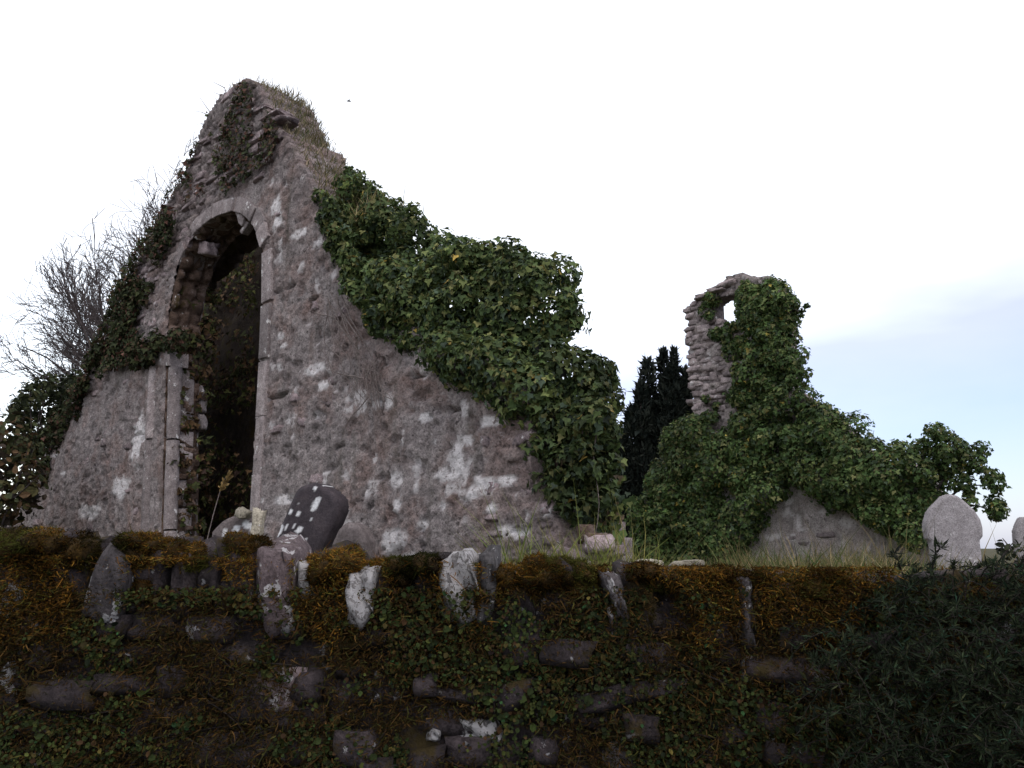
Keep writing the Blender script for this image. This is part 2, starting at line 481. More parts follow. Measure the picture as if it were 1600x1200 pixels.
M_BARK = stone_mat('bark', (.045, .036, .036), (.085, .07, .07), (.14, .12, .12), spread=.1)
M_DARKBARK = stone_mat('dark_twig', (.014, .011, .010), (.028, .022, .019), (.05, .04, .034), spread=.1)
M_VINE = stone_mat('dry_vine', (.12, .095, .09), (.20, .165, .155), (.28, .235, .22), spread=.1)
M_SOIL = stone_mat('churchyard_soil', (.03, .028, .014), (.055, .05, .022), (.09, .075, .035), spread=0)
M_ROAD = stone_mat('road_tarmac', (.03, .03, .031), (.05, .05, .05), (.07, .07, .07), spread=0)

def headstone_mat(name, c0, c1, c2):
    m, nt, b, out = new_mat(name); g = G(nt); p = g.pos()
    al = g.attr('wm').outputs['Alpha']
    c = g.ramp(g.noise(p, 9, 8, .68), [(.28, c0), (.52, c1), (.76, c2)])
    c = g.mix(1.0, c, g.ramp(g.noise(p, 80, 4, .7), [(.32, .6), (.5, 1.0), (.7, 1.3)]), 'MULTIPLY')
    c = g.mix(al, c, g.ramp(g.noise(p, 60, 4, .7), [(.3, (.40, .40, .42)), (.6, (.68, .68, .70))]))
    nt.links.new(c, b.inputs['Base Color']); b.inputs['Roughness'].default_value = .85; b.inputs['Specular IOR Level'].default_value = .25
    g.bump(g.noise(p, 60, 8, .7), .5, .012, b)
    return m
M_HSDARK = headstone_mat('dark_headstone', (.022, .018, .022), (.042, .034, .04), (.07, .055, .06))
M_HSMID = headstone_mat('weathered_headstone', (.06, .05, .05), (.12, .10, .10), (.19, .165, .165))

# ------------------------------------------------------------------ ground
GZ = 1.28
def ground():
    xs = np.concatenate([np.linspace(-2500, -40, 8), np.linspace(-30, 30, 61), np.linspace(40, 2500, 8)])
    ys = np.concatenate([np.linspace(3.75, 34, 62), np.linspace(45, 5000, 12)])
    X, Y = np.meshgrid(xs, ys, indexing='ij')
    Z = GZ + .16 * (fbm(X * .6, Y * .6, 4, 3) - .5) * (Y < 60) - np.clip((Y - 30) / 60, 0, 1) * .6
    V = np.stack([X, Y, Z], -1).reshape(-1, 3); ny = len(ys)
    i = np.arange(len(xs) - 1)[:, None] * ny; j = np.arange(ny - 1)[None]
    Q = np.stack([i + j, i + ny + j, i + ny + j + 1, i + j + 1], -1).reshape(-1, 4)
    o = link('churchyard_ground', mesh_np('churchyard_ground', V, Q, np.full(len(Q), 4)), M_SOIL)
    tag(o, 'rough churchyard ground behind the boundary wall', 'ground', kind='structure')
    V = np.array([(-400, -300, 0), (400, -300, 0), (400, 3.7, 0), (-400, 3.7, 0)], float)
    o = link('road', mesh_np('road', V, [0, 1, 2, 3], [4]), M_ROAD)
    tag(o, 'dark tarmac road in front of the boundary wall', 'road', kind='structure')
ground()

# ------------------------------------------------------------------ leaf clouds
def leaf_colours(n, pal, w, jit=.25):
    rng = RNG
    pal = np.array(pal); k = rng.choice(len(pal), n, p=np.array(w) / sum(w))
    c = pal[k] * (1 + rng.normal(0, jit, (n, 1)))
    return np.clip(c, .004, 1)
IVY_PAL = [(.054, .084, .030), (.080, .116, .038), (.122, .146, .048), (.170, .168, .062), (.054, .080, .050), (.34, .24, .06)]
IVY_W = [.27, .30, .20, .09, .13, .008]
def blob_leaves(blobs, per_m2, size, pal, w, droop=.55, shape=LEAF_IVY, name='foliage', face=None, keep_in=.72, jit=.3, extra=None):
    """leaves on and just inside the skins of overlapping clumps; blobs: (centre xyz, radius)"""
    Cc = np.array([b[0] for b in blobs]); R = np.array([b[1] for b in blobs])
    P = []; N = []; K = []
    for k, (c, r) in enumerate(blobs):
        n = int(per_m2 * 4 * math.pi * r * r)
        d = unit(RNG.normal(size=(n, 3)))
        if face is not None: d = d[(d @ face) > -.35]
        rr = r * (1 - np.abs(RNG.normal(0, .24, len(d)))) * (1 + .42 * (fbm(d[:, 0] * 2.2 + k * 3.1, d[:, 2] * 2.2 + d[:, 1] * 1.7, 5, 2) - .5) * 2)
        p = c + d * rr[:, None]
        P.append(p); N.append(d); K.append(np.full(len(d), k))
    P = np.concatenate(P); N = np.concatenate(N); K = np.concatenate(K)
    ok = np.ones(len(P), bool)
    for k in range(len(Cc)):
        near = np.linalg.norm(P - Cc[k], axis=1) < R[k] * keep_in
        ok &= ~(near & (K != k))
    if extra is not None: ok &= extra(P)
    P = P[ok]; N = N[ok]; n = len(P)
    N = unit(N + RNG.normal(0, .42, (n, 3)) + np.array([0, 0, .25]))
    T = unit(RNG.normal(0, .6, (n, 3)) + np.array([0, 0, -droop]) + N * .25)
    S = size * np.clip(np.exp(RNG.normal(0, .38, n)), .4, 1.6)
    tone = .45 + .9 * fbm(P[:, 0] * 2.3 + P[:, 1], P[:, 2] * 2.3 + P[:, 1] * .7, 19, 3)      # tone drifts at random; dark patches stand in for shaded hollows
    return leaves(name, P, N, T, S, leaf_colours(n, pal, w, jit) * tone[:, None], shape)
def shoots(blobs, n, r0, r1):
    """small leafy shoots pushing out of the clumps"""
    out = list(blobs)
    for k in RNG.integers(0, len(blobs), n):
        c, r = blobs[k]; d = unit(RNG.normal(size=3) + np.array([0, -.4, .3])); out.append((c + d * r * RNG.uniform(.85, 1.2), RNG.uniform(r0, r1)))
    return out
def poly_blobs(poly_px, n, rmin, rmax, v, dv, vplane=None):
    """clump centres spread over an outline on the wall plane; v is the depth behind the gable's face"""
    rng = RNG; pl = UZ(poly_px, v)
    xs = [p[0] for p in pl]; ys = [p[1] for p in pl]; out = []; tries = 0
    while len(out) < n and tries < n * 60:
        tries += 1
        u = rng.uniform(min(xs), max(xs)); z = rng.uniform(min(ys), max(ys))
        if not inside(pl, np.array([u]), np.array([z]))[0]: continue
        r = rng.uniform(rmin, rmax)
        out.append((world_of(u, v + rng.uniform(-dv, dv), z), r))
    return out
def plane_leaves(poly_px, v, n, size, pal, w, depth=.06, thresh=0.0, nscale=2.5, seed=1, shape=LEAF_IVY, name='foliage', jit=.3, surf=None):
    """creeper lying close against a wall face: leaves spread over an outline, thinned in drifts"""
    pl = UZ(poly_px, v); xs = [p[0] for p in pl]; ys = [p[1] for p in pl]
    u = RNG.uniform(min(xs), max(xs), n * 4); z = RNG.uniform(min(ys), max(ys), n * 4)
    ok = inside(pl, u, z) & (fbm(u * nscale, z * nscale, seed, 4) > thresh - RNG.uniform(0, .12, n * 4))
    u = u[ok][:n]; z = z[ok][:n]; n = len(u)
    lump = fbm(u * 3.1, z * 3.1, seed + 3, 3)
    P = world_of(u, v - .02 - depth * lump * RNG.uniform(.2, 1.3, n), z)
    N = unit(-VD + RNG.normal(0, .5, (n, 3)) + np.array([0, 0, .35])); T = unit(RNG.normal(0, .55, (n, 3)) + np.array([0, 0, -.8]))
    return leaves(name, P, N, T, size * np.exp(RNG.normal(0, .3, n)), leaf_colours(n, pal, w, jit), shape)

# ------------------------------------------------------------------ the near gable with its window arch
OUT = UZ([(-40, 960), (-8, 835), (22, 792), (58, 738), (98, 655), (132, 585), (158, 538), (188, 470), (208, 415), (230, 368), (248, 328), (283, 278),
          (303, 233), (318, 190), (343, 150), (384, 124), (400, 130), (427, 190), (455, 232), (480, 275), (494, 330), (515, 395), (548, 438), (584, 478),
          (640, 505), (720, 540), (800, 580), (824, 640), (834, 738), (852, 772), (886, 850), (905, 960)])
ARCH_PX = [(250, 960), (252, 840), (260, 560), (264, 500), (272, 445), (286, 398), (307, 362), (335, 340), (364, 330), (384, 337), (401, 358), (410, 388), (412, 420), (410, 500), (399, 700), (391, 840), (388, 960)]
HOLE = UZ(ARCH_PX)
LICH = [(490, 577, 17, 9), (504, 602, 12, 9), (607, 628, 8, 14), (665, 652, 10, 9), (712, 716, 15, 30), (695, 742, 18, 9), (758, 758, 26, 17), (785, 750, 20, 10), (616, 750, 15, 17),
        (618, 790, 9, 13), (615, 845, 22, 24), (640, 872, 26, 12), (448, 780, 20, 8), (800, 832, 28, 10), (765, 660, 24, 10), (690, 790, 6, 8), (627, 690, 6, 6), (680, 690, 5, 6),
        (730, 690, 10, 8), (770, 795, 10, 9), (660, 820, 8, 8), (500, 380, 12, 8), (470, 365, 14, 7), (436, 345, 10, 18), (436, 525, 8, 5), (440, 541, 6, 5), (430, 320, 8, 16), (740, 770, 14, 14),
        (215, 690, 10, 40), (190, 760, 14, 20), (140, 800, 20, 12), (100, 740, 6, 5), (84, 712, 5, 4)]
LU = []
for (x, y, rx, ry) in LICH:
    u, z = uz(x, y); u2, _ = uz(x + rx, y); _, z2 = uz(x, y - ry); LU.append((u, z, abs(u2 - u), abs(z2 - z)))
CRACK = [(a[0], a[1], b[0], b[1]) for a, b in (UZ(q) for q in (((424, 459), (440, 452)), ((444, 450), (458, 444)), ((414, 627), (448, 612)), ((596, 560), (590, 600)), ((590, 600), (598, 645)), ((782, 652), (808, 650)), ((800, 828), (822, 834)),
         ((205, 682), (222, 676)), ((640, 590), (665, 586)), ((520, 700), (535, 694)), ((700, 640), (716, 640)), ((480, 470), (492, 464))))]
def crack(X, Y):
    m = np.zeros(X.shape); w = .016 + .02 * (fbm(X * 20, Y * 20, 44, 2) - .5)
    for (ax, ay, cx, cy) in CRACK:
        dx, dy = cx - ax, cy - ay; t = np.clip(((X - ax) * dx + (Y - ay) * dy) / (dx * dx + dy * dy), 0, 1)
        m = np.maximum(m, 1 - sstep(.5, 1.3, np.hypot(X - ax - t * dx, Y - ay - t * dy) / w))
    return m
APEX = UZ([(300, 230), (345, 140), (390, 115), (440, 200), (455, 235), (400, 290), (330, 330), (255, 420), (225, 370)])
LEFT = UZ([(60, 740), (160, 530), (230, 365), (300, 240), (335, 330), (262, 430), (240, 560), (150, 600), (90, 690)])
def region(poly, X, Y, soft=.12):
    s = 0
    for dx, dy in ((0, 0), (soft, 0), (-soft, 0), (0, soft), (0, -soft)): s = s + inside(poly, X + dx, Y + dy)
    return s / 5.0
def gable_fields(X, Y):
    wx = X + .05 * (fbm(X * 5, Y * 5, 21, 3) - .5); wy = Y + .04 * (fbm(X * 5, Y * 5, 23, 3) - .5)
    f1, f2, rid = voro(wx / .21, wy / .085, 2)
    g1, g2, gid = voro(wx / .13, wy / .095, 31)
    joint = 1 - sstep(.02, .22, f2 - f1); joint2 = 1 - sstep(.02, .2, g2 - g1)
    bare = np.clip(region(APEX, X, Y) * .7 + region(LEFT, X, Y) * .45 + sstep(.52, .66, fbm(X * 1.7, Y * 1.7, 41, 4)) * .35
                   + sstep(3.1, 3.5, X) * .5, 0, 1)
    bare = np.clip(bare * (0.55 + .9 * fbm(X * 4, Y * 4, 55, 3)), 0, 1)
    return joint, joint2, rid, gid, bare
def gable_disp(X, Y):
    j, j2, rid, gid, bare = gable_fields(X, Y)
    st = (.028 * (rid - .35) - .032 * j) + .03 * (fbm(X * 15, Y * 15, 64, 3) - .5)
    rd = .022 * (fbm(X * 5, Y * 5, 61, 5) - .5) + .011 * (fbm(X * 17, Y * 17, 63, 3) - .5) - .006 * j2
    pit = -.035 * sstep(.64, .71, fbm(X * 7, Y * 9, 71, 4))
    edge = .05 * (fbm(X * 1.1, Y * 1.1, 81, 3) - .5)
    return -.05 * crack(X, Y) + edge + bare * st + (1 - bare) * (rd + pit) + .006 * RNG.normal(size=X.shape)
def gable_attr(X, Y):
    j, j2, rid, gid, bare = gable_fields(X, Y)
    l = np.zeros(X.shape); nn = fbm(X * 9, Y * 9, 91, 4)
    for (u, z, ru, rz) in LU:
        d = np.hypot((X - u) / ru, (Y - z) / rz)
        l = np.maximum(l, 1 - sstep(.55, 1.05, d + 1.5 * (nn - .5)))
    l = np.maximum(l, .7 * sstep(.70, .76, fbm(X * 6, Y * 6, 101, 4)) * (X > .2))
    joint = np.maximum(bare * j + (1 - bare) * .35 * j2, crack(X, Y))
    return np.stack([np.where(bare > .4, rid, gid), bare, joint, l], 1)

gable = empty('ruined_gable', tuple(world_of(-.5, .4, GZ)))
tag(gable, 'tall ruined stone church gable pierced by a pointed window arch', 'ruin')
def gpart(name, me, mat): return adopt(link(name, me, mat), gable)
gm = grid_slab('wall_face', OUT, [HOLE], .022, .36, gable_disp, gable_attr, jag=.05, hole_strips=False)
me_attr = gm.attributes['col']; me_attr.name = 'wm'
gpart('wall_face', gm, M_GABLE)
# inner leaf of the wall, with the wider splayed embrasure behind the arch
def shift(poly, du, dz): return [(u + du, z + dz) for u, z in poly]
OUT2 = [(u, z - .05) for u, z in OUT]
hc = (sum(p[0] for p in HOLE) / len(HOLE), 3.0)
HOLE2 = [((u - hc[0]) * 1.35 + hc[0] - .18, (z - 1.0) * 1.05 + 1.0) for u, z in HOLE]
gm2 = grid_slab('wall_core', OUT2, [HOLE2], .05, .26, lambda X, Y: .04 * (fbm(X * 4, Y * 4, 7, 3) - .5), gable_attr, v0=.365, jag=.12)
gm2.attributes['col'].name = 'wm'
gpart('wall_core', gm2, M_GABLE)
hp = resample(UZ(ARCH_PX), .035)
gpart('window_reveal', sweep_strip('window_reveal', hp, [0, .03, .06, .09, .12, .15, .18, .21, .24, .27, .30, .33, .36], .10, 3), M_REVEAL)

# dressed stones of the arch: (inner line, outer line) swept blocks
def block(name, quad, v0, v1, mat, bev=.008, parent=None, rough=.004):
    """a dressed block: quad of (u,z) corners, from depth v0 to v1"""
    bm = bmesh.new()
    fr = [bm.verts.new(world_of(u, v0, z)) for u, z in quad]; bk = [bm.verts.new(world_of(u, v1, z)) for u, z in quad]
    n = len(quad); bm.faces.new(fr); bm.faces.new(bk[::-1])
    for i in range(n): bm.faces.new((fr[i], bk[i], bk[(i + 1) % n], fr[(i + 1) % n]))
    bmesh.ops.recalc_face_normals(bm, faces=bm.faces)
    bmesh.ops.bevel(bm, geom=bm.edges[:], offset=bev, segments=2, profile=.6, affect='EDGES')
    for v in bm.verts: v.co += Vector(RNG.normal(0, rough * .4, 3))
    me = bpy.data.meshes.new(name); bm.to_mesh(me); bm.free()
    for p in me.polygons: p.use_smooth = True
    return gpart(name, me, mat)
def arch_blocks(inner, width, cuts, v0, v1, mat, name='voussoir', skip=()):
    pts = resample(inner, .03); s = np.concatenate([[0], np.cumsum(np.linalg.norm(np.diff(pts, axis=0), axis=1))])
    tan = unit(np.gradient(pts, axis=0)); nor = np.stack([-tan[:, 1], tan[:, 0]], 1)
    def P(t):
        i = min(np.searchsorted(s, t), len(s) - 1); return pts[i], nor[i]
    cs = np.linspace(0, s[-1], cuts + 1)
    for k in range(cuts):
        if k in skip: continue
        w = width * RNG.uniform(.9, 1.12); a, b = cs[k] + .006, cs[k + 1] - .006
        inn = [P(a + (b - a) * t)[0] for t in (0, .5, 1)]
        ou = [P(a + (b - a) * t)[0] + P(a + (b - a) * t)[1] * w for t in (1, .5, 0)]
        block(name, [tuple(q) for q in inn + ou], v0 + RNG.uniform(-.006, .006), v1, mat)
head_l = UZ([(266, 480), (272, 445), (286, 398), (307, 362), (335, 340), (363, 330)])
head_r = UZ([(366, 330), (384, 337), (401, 358), (410, 388)])
jamb_r = UZ([(411, 392), (411, 430), (410, 500), (399, 700), (391, 840), (389, 930)])
arch_blocks(head_l, .15, 8, -.018, .26, M_DRESSED, skip=(0, 1, 3))
arch_blocks(head_r, .16, 4, -.025, .26, M_DRESSED)
arch_blocks(jamb_r, .155, 6, -.018, .30, M_DRESSED, 'jamb_stone')
# left jamb: two engaged shafts with a hollow between, each in long drums
def shaft(px_top, px_bot, r, v, cuts, name='jamb_shaft', squash=1.0):
    a = np.array(uz(*px_top)); b = np.array(uz(*px_bot))
    ts = [0] + cuts + [1]
    for t0, t1 in zip(ts[:-1], ts[1:]):
        p = a + (b - a) * (t0 + .004); q = a + (b - a) * (t1 - .004)
        n = 9; path = []; rad = []
        for k in range(n):
            c = p + (q - p) * k / (n - 1); path.append(world_of(c[0], v, c[1])); rad.append(r * (1 + RNG.normal(0, .035)) * (.93 if k in (0, n - 1) else 1))
        me = tubes(name, [(path, rad)], 14); gpart(name, me, M_DRESSED)
def flat_jamb(x0, x1, y0, y1, xo, v0, v1):
    q = UZ([(x0, y1), (x1, y1), (x1 + xo, y0), (x0 + xo, y0)]); block('jamb_stone', q, v0, v1, M_DRESSED, .012)
for (ya, yb) in ((574, 668), (671, 790), (793, 930)):
    flat_jamb(234 - (yb - 560) * .045, 262 - (yb - 560) * .03, ya, yb, (yb - ya) * .04, .075, .30)
flat_jamb(239, 266, 549, 572, 1, -.012, .2)            # moulded capital over both shafts
shaft((240, 572), (221, 935), .075, .03, [.33])
shaft((264, 572), (252, 935), .068, .07, [.33, .72])
# broken tracery springers left in the arch head
ROCKS = [rock_mesh('stone_a%d' % k, 100 + k, 2) for k in range(8)]
ROCKS_FINE = [rock_mesh('stone_b%d' % k, 200 + k, 5, .16, .92) for k in range(8)]
GROT = Matrix((tuple(UD), tuple(VD), tuple(ZD))).transposed()          # columns: u, v, z
def put_rock(parent, name, pos, size, mat, rot=0.0, tilt=0.0, yaw=0.0, fine=False, basis=None, k=None):
    me = (ROCKS_FINE if fine else ROCKS)[RNG.integers(8) if k is None else k]
    key = me.name + mat.name
    if key not in MESHES:
        c = me.copy(); c.materials.clear(); c.materials.append(mat); MESHES[key] = c
    o = bpy.data.objects.new(name, MESHES[key]); COL.objects.link(o)
    b = (basis if basis is not None else Matrix.Identity(3)).to_4x4()
    m = Matrix.Translation(Vector(pos)) @ b @ Matrix.Rotation(rot, 4, 'Y') @ Matrix.Rotation(tilt, 4, 'X') @ Matrix.Rotation(yaw, 4, 'Z') @ Matrix.Diagonal((*size, 1))
    if parent is not None:
        o.parent = parent; o.matrix_basis = Matrix.Translation(-Vector(parent.location)) @ m
    else: o.matrix_basis = m
    return o
MESHES = {}
def g_rock(name, px, py, v, size, mat, rot=0, **k):
    u, z = uz(px, py, v); return put_rock(gable, name, world_of(u, v, z), size, mat, rot, basis=GROT, **k)
g_rock('tracery_stub', 320, 388, .16, (.40, .14, .15), M_RUBBLE, .3, fine=True)
g_rock('tracery_stub', 303, 380, .08, (.16, .16, .10), M_RUBBLE, .6, fine=True)
q = UZ([(369, 330), (381, 334), (384, 342), (380, 354), (375, 350), (373, 340)], .05); block('tracery_stub', q, .03, .11, M_DRESSED, .01)
q = UZ([(378, 362), (389, 345), (393, 350), (381, 367)], .08); block('tracery_stub', q, .05, .13, M_DRESSED, .01)
# loose-faced rubble that stands proud of the render
def scatter_face(poly_px, n, wr, hr, mat, proud=.02, rot=.06, v=0.0, name='stone'):
    pl = UZ(poly_px, v); xs = [p[0] for p in pl]; ys = [p[1] for p in pl]; placed = []
    t = 0
    while len(placed) < n and t < n * 80:
        t += 1
        u = RNG.uniform(min(xs), max(xs)); z = RNG.uniform(min(ys), max(ys)); w = RNG.uniform(*wr); h = RNG.uniform(*hr)
        if not inside(pl, np.array([u]), np.array([z]))[0]: continue
        if inside(HOLE, np.array([u]), np.array([z]))[0]: continue
        if any(abs(u - a) < (w + c) * .46 and abs(z - b) < (h + d) * .46 for a, b, c, d in placed): continue
        placed.append((u, z, w, h))
        put_rock(gable, name, world_of(u, v + .078 - proud * RNG.uniform(.2, 1.2), z), (w, .2, h), mat, RNG.normal(0, rot), basis=GROT)
scatter_face([(305, 235), (345, 155), (385, 130), (430, 190), (440, 225), (405, 280), (350, 300), (270, 340)], 40, (.12, .34), (.035, .085), M_RUBBLE, -.015)
scatter_face([(150, 560), (230, 375), (265, 340), (285, 370), (255, 440), (240, 540)], 50, (.12, .30), (.05, .11), M_RUBBLE, -.02)
scatter_face([(780, 640), (822, 650), (836, 745), (890, 855), (890, 900), (760, 900), (770, 760)], 14, (.08, .18), (.05, .09), M_RUBBLE, -.02)
scatter_face([(425, 260), (520, 430), (600, 560), (760, 640), (780, 880), (420, 880)], 10, (.07, .17), (.05, .10), M_RUBBLE, -.035)
scatter_face([(20, 820), (150, 600), (235, 580), (215, 840)], 18, (.10, .22), (.05, .10), M_RUBBLE, -.035)
# broken end of the wall, rubble core showing under the ivy
def end_stone(px, py, v, w, h):
    u, z = uz(px, py, v); put_rock(gable, 'stone', world_of(u, v, z), (w, w * .9, h), M_RUBBLE if RNG.uniform() < .4 else M_REVEAL, RNG.normal(0, .25), yaw=RNG.uniform(0, 3), basis=GROT)
for k in range(46):
    end_stone(RNG.uniform(885, 950), RNG.uniform(835, 905), RNG.uniform(.0, .55), RNG.uniform(.09, .19), RNG.uniform(.05, .11))
# cracks in the render: narrow dark slots where a course has opened
# wall added to block the sky otherwise visible through the arch
XW = [(-6.2, 1.0), (-6.2, 3.3), (-4.6, 4.8), (-3.2, 5.7), (-2.4, 5.7), (-1.5, 4.8), (-1.3, 1.0)]
xm = grid_slab('sky_block_wall', XW, [], .06, .4, lambda X, Y: .10 * (fbm(X * 3, Y * 4, 17, 4) - .5), gable_attr, v0=1.5, jag=.2)
xm.attributes['col'].name = 'wm'
gpart('sky_block_wall', xm, M_INNER)
vp = [(-4.6, 1.0), (-4.5, 3.2), (-3.2, 4.8), (-1.6, 5.35), (-.62, 5.1), (-.12, 4.1), (-.08, 1.0)]  # unseen overhead shell added to keep the space behind the arch dark
vm = sweep_strip('shade_vault', resample(vp, .08), list(np.linspace(.63, .98, 5)), .12, 9, off=0)
so = gpart('shade_vault', vm, M_INNER); sm = so.modifiers.new('thickness', 'SOLIDIFY'); sm.thickness = .18

# ------------------------------------------------------------------ ivy and grass on the gable
RNG = np.random.default_rng(21)
ivy = empty('ivy_plant', tuple(world_of(3.0, .3, GZ)))
tag(ivy, 'bushy green ivy smothering the right slope and end of the arched gable', 'ivy')
blobs = []
blobs += poly_blobs([(494, 295), (515, 300), (555, 420), (610, 495), (606, 518), (560, 450), (522, 395)], 40, .05, .10, .02, .06)
blobs += poly_blobs([(500, 290), (560, 285), (640, 350), (690, 385), (690, 430), (640, 500), (610, 480), (560, 415)], 60, .09, .18, .36, .14)
blobs += poly_blobs([(585, 430), (680, 430), (740, 470), (760, 560), (690, 560), (635, 525), (612, 500)], 34, .12, .2, .10, .12)
blobs += poly_blobs([(695, 415), (730, 398), (790, 393), (828, 405), (862, 440), (880, 490), (868, 520), (800, 560), (720, 540)], 90, .10, .18, .30, .20)
blobs += poly_blobs([(700, 545), (800, 560), (850, 600), (830, 640), (780, 600), (700, 570)], 30, .10, .18, .02, .12)
curtain = poly_blobs([(850, 560), (900, 560), (938, 605), (942, 650), (925, 760), (912, 790), (885, 765), (848, 700), (838, 620)], 80, .08, .15, .30, .15)
curtain += poly_blobs([(905, 575), (932, 570), (945, 605), (930, 640), (900, 620)], 14, .08, .13, .4, .1)
curtain += poly_blobs([(836, 650), (848, 740), (884, 796), (920, 812), (935, 780), (940, 640)], 50, .06, .11, .12, .1)
blobs = shoots(blobs, 140, .035, .075); curtain = shoots(curtain, 60, .03, .06)
blobs += poly_blobs([(572, 452), (640, 480), (690, 545), (650, 545), (600, 512)], 26, .06, .11, .04, .06)
HB = uz(838, 468, .4)
hollow_c = world_of(HB[0], .35, HB[1])
def not_hollow(P): return np.linalg.norm((P - hollow_c) * [1, 1, 1.25], axis=1) > .26
me = blob_leaves(blobs, 1350, .037, IVY_PAL, IVY_W, name='foliage', extra=not_hollow)
o = adopt(link('foliage', me, M_LEAF), ivy); o['kind'] = 'stuff'
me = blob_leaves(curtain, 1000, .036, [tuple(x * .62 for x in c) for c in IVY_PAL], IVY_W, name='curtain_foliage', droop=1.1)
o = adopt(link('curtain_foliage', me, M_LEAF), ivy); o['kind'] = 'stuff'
# hanging strands on the broken end, smaller dull leaves thinning out below
def strand_leaves(pxs, y0, y1, v, n, size, pal, w):
    P = []
    for x in pxs:
        a = np.array(world_of(*((lambda q: (q[0], v, q[1]))(uz(x, y0, v)))))
        b = np.array(world_of(*((lambda q: (q[0], v, q[1]))(uz(x + RNG.uniform(-12, 12), y1 + RNG.uniform(-40, 20), v)))))
        t = RNG.uniform(0, 1, n)[:, None] ** .9
        P.append(a + (b - a) * t + RNG.normal(0, .035, (n, 3)))
    P = np.concatenate(P); n = len(P)
    N = unit(-VD + UD * .5 + RNG.normal(0, .5, (n, 3))); T = unit(RNG.normal(0, .4, (n, 3)) + [0, 0, -1])
    return leaves('hanging_foliage', P, N, T, size * np.exp(RNG.normal(0, .3, n)), leaf_colours(n, pal, w), LEAF_IVY)
me = strand_leaves(np.linspace(838, 948, 60), 640, 850, .35, 110, .04, IVY_PAL + [(.16, .12, .08)], IVY_W + [.12])
o = adopt(link('hanging_foliage', me, M_LEAF), ivy); o['kind'] = 'stuff'
paths = []
for k in range(26):
    x = RNG.uniform(850, 965); v = RNG.uniform(.1, .7); u0, z0 = uz(x, 640, v); u1, z1 = uz(x + RNG.uniform(-25, 10), RNG.uniform(800, 880), v)
    t = np.linspace(0, 1, 9); c = np.stack([u0 + (u1 - u0) * t + .02 * np.sin(t * 9 + k), np.full(9, v - .02), z0 + (z1 - z0) * t], 1)
    paths.append(([world_of(*q) for q in c], np.linspace(.0045, .002, 9)))
adopt(link('hanging_stem', tubes('hanging_stem', paths, 4), M_VINE), ivy)
# bare dry vines on the face
paths = []
for (x0, y0, x1, y1, n) in ((535, 460, 600, 650, 4), (520, 480, 575, 640, 3), (505, 480, 545, 560, 2), (590, 560, 560, 700, 3), (560, 600, 500, 560, 2), (600, 560, 590, 640, 2), (570, 560, 620, 640, 2)):
    for k in range(n):
        a = uz(x0 + RNG.uniform(-10, 10), y0 + RNG.uniform(-10, 10)); b = uz(x1 + RNG.uniform(-14, 14), y1 + RNG.uniform(-25, 25))
        t = np.linspace(0, 1, 12); s1 = RNG.uniform(0, 6)
        U_ = a[0] + (b[0] - a[0]) * t + .06 * np.sin(t * 7 + s1) + np.cumsum(RNG.normal(0, .014, 12)); Z_ = a[1] + (b[1] - a[1]) * t + .03 * np.sin(t * 5 + s1 * 2)
        paths.append(([world_of(U_[i], -.035, Z_[i]) for i in range(12)], np.linspace(.006, .0025, 12) * RNG.uniform(.6, 1.2)))
adopt(link('bare_stem', tubes('bare_stem', paths, 4), M_VINE), ivy)
# main woody limbs inside
paths = []
for k in range(30):
    a = uz(RNG.uniform(600, 860), RNG.uniform(520, 580), .4); b = uz(RNG.uniform(640, 850), RNG.uniform(440, 520), .35)
    t = np.linspace(0, 1, 8); s1 = RNG.uniform(0, 6)
    paths.append(([world_of(a[0] + (b[0] - a[0]) * q + .06 * math.sin(q * 6 + s1), .35 + .1 * math.sin(q * 4 + s1), a[1] + (b[1] - a[1]) * q) for q in t], np.linspace(.018, .006, 8)))
adopt(link('stem', tubes('stem', paths, 5), M_BARK), ivy)

ivy2 = empty('ivy_plant', tuple(world_of(-3.2, -.1, GZ)))
tag(ivy2, 'thin dark creeper over the left slope of the gable beside the arch', 'ivy')
DARK_PAL = [(.026, .034, .016), (.042, .050, .022), (.055, .062, .026), (.10, .050, .038), (.08, .055, .034)]
DARK_W = [.32, .3, .15, .12, .11]
me = plane_leaves([(98, 660), (160, 538), (208, 415), (232, 368), (290, 330), (270, 410), (250, 470), (258, 545), (200, 575), (150, 600)], 0, 6500, .036, DARK_PAL, DARK_W, .16, .47, 2.2, 5)
o = adopt(link('foliage', me, M_DULL), ivy2); o['kind'] = 'stuff'
me = plane_leaves([(240, 350), (300, 240), (345, 150), (390, 125), (440, 200), (430, 250), (360, 300), (290, 345)], 0, 1700, .032, DARK_PAL, [.2, .25, .15, .25, .15], .05, .56, 3.4, 9)
o = adopt(link('upper_foliage', me, M_DULL), ivy2); o['kind'] = 'stuff'
me = blob_leaves(poly_blobs([(60, 735), (95, 660), (150, 560), (165, 545), (150, 590), (110, 660), (75, 740)], 34, .06, .13, .0, .08) + poly_blobs([(215, 535), (276, 525), (276, 556), (240, 562), (205, 578)], 18, .06, .11, -.05, .05)
                 + poly_blobs([(205, 430), (245, 440), (250, 480), (195, 490)], 8, .07, .12, -.03, .04), 800, .042, DARK_PAL, DARK_W, name='thick_foliage')
o = adopt(link('thick_foliage', me, M_DULL), ivy2); o['kind'] = 'stuff'
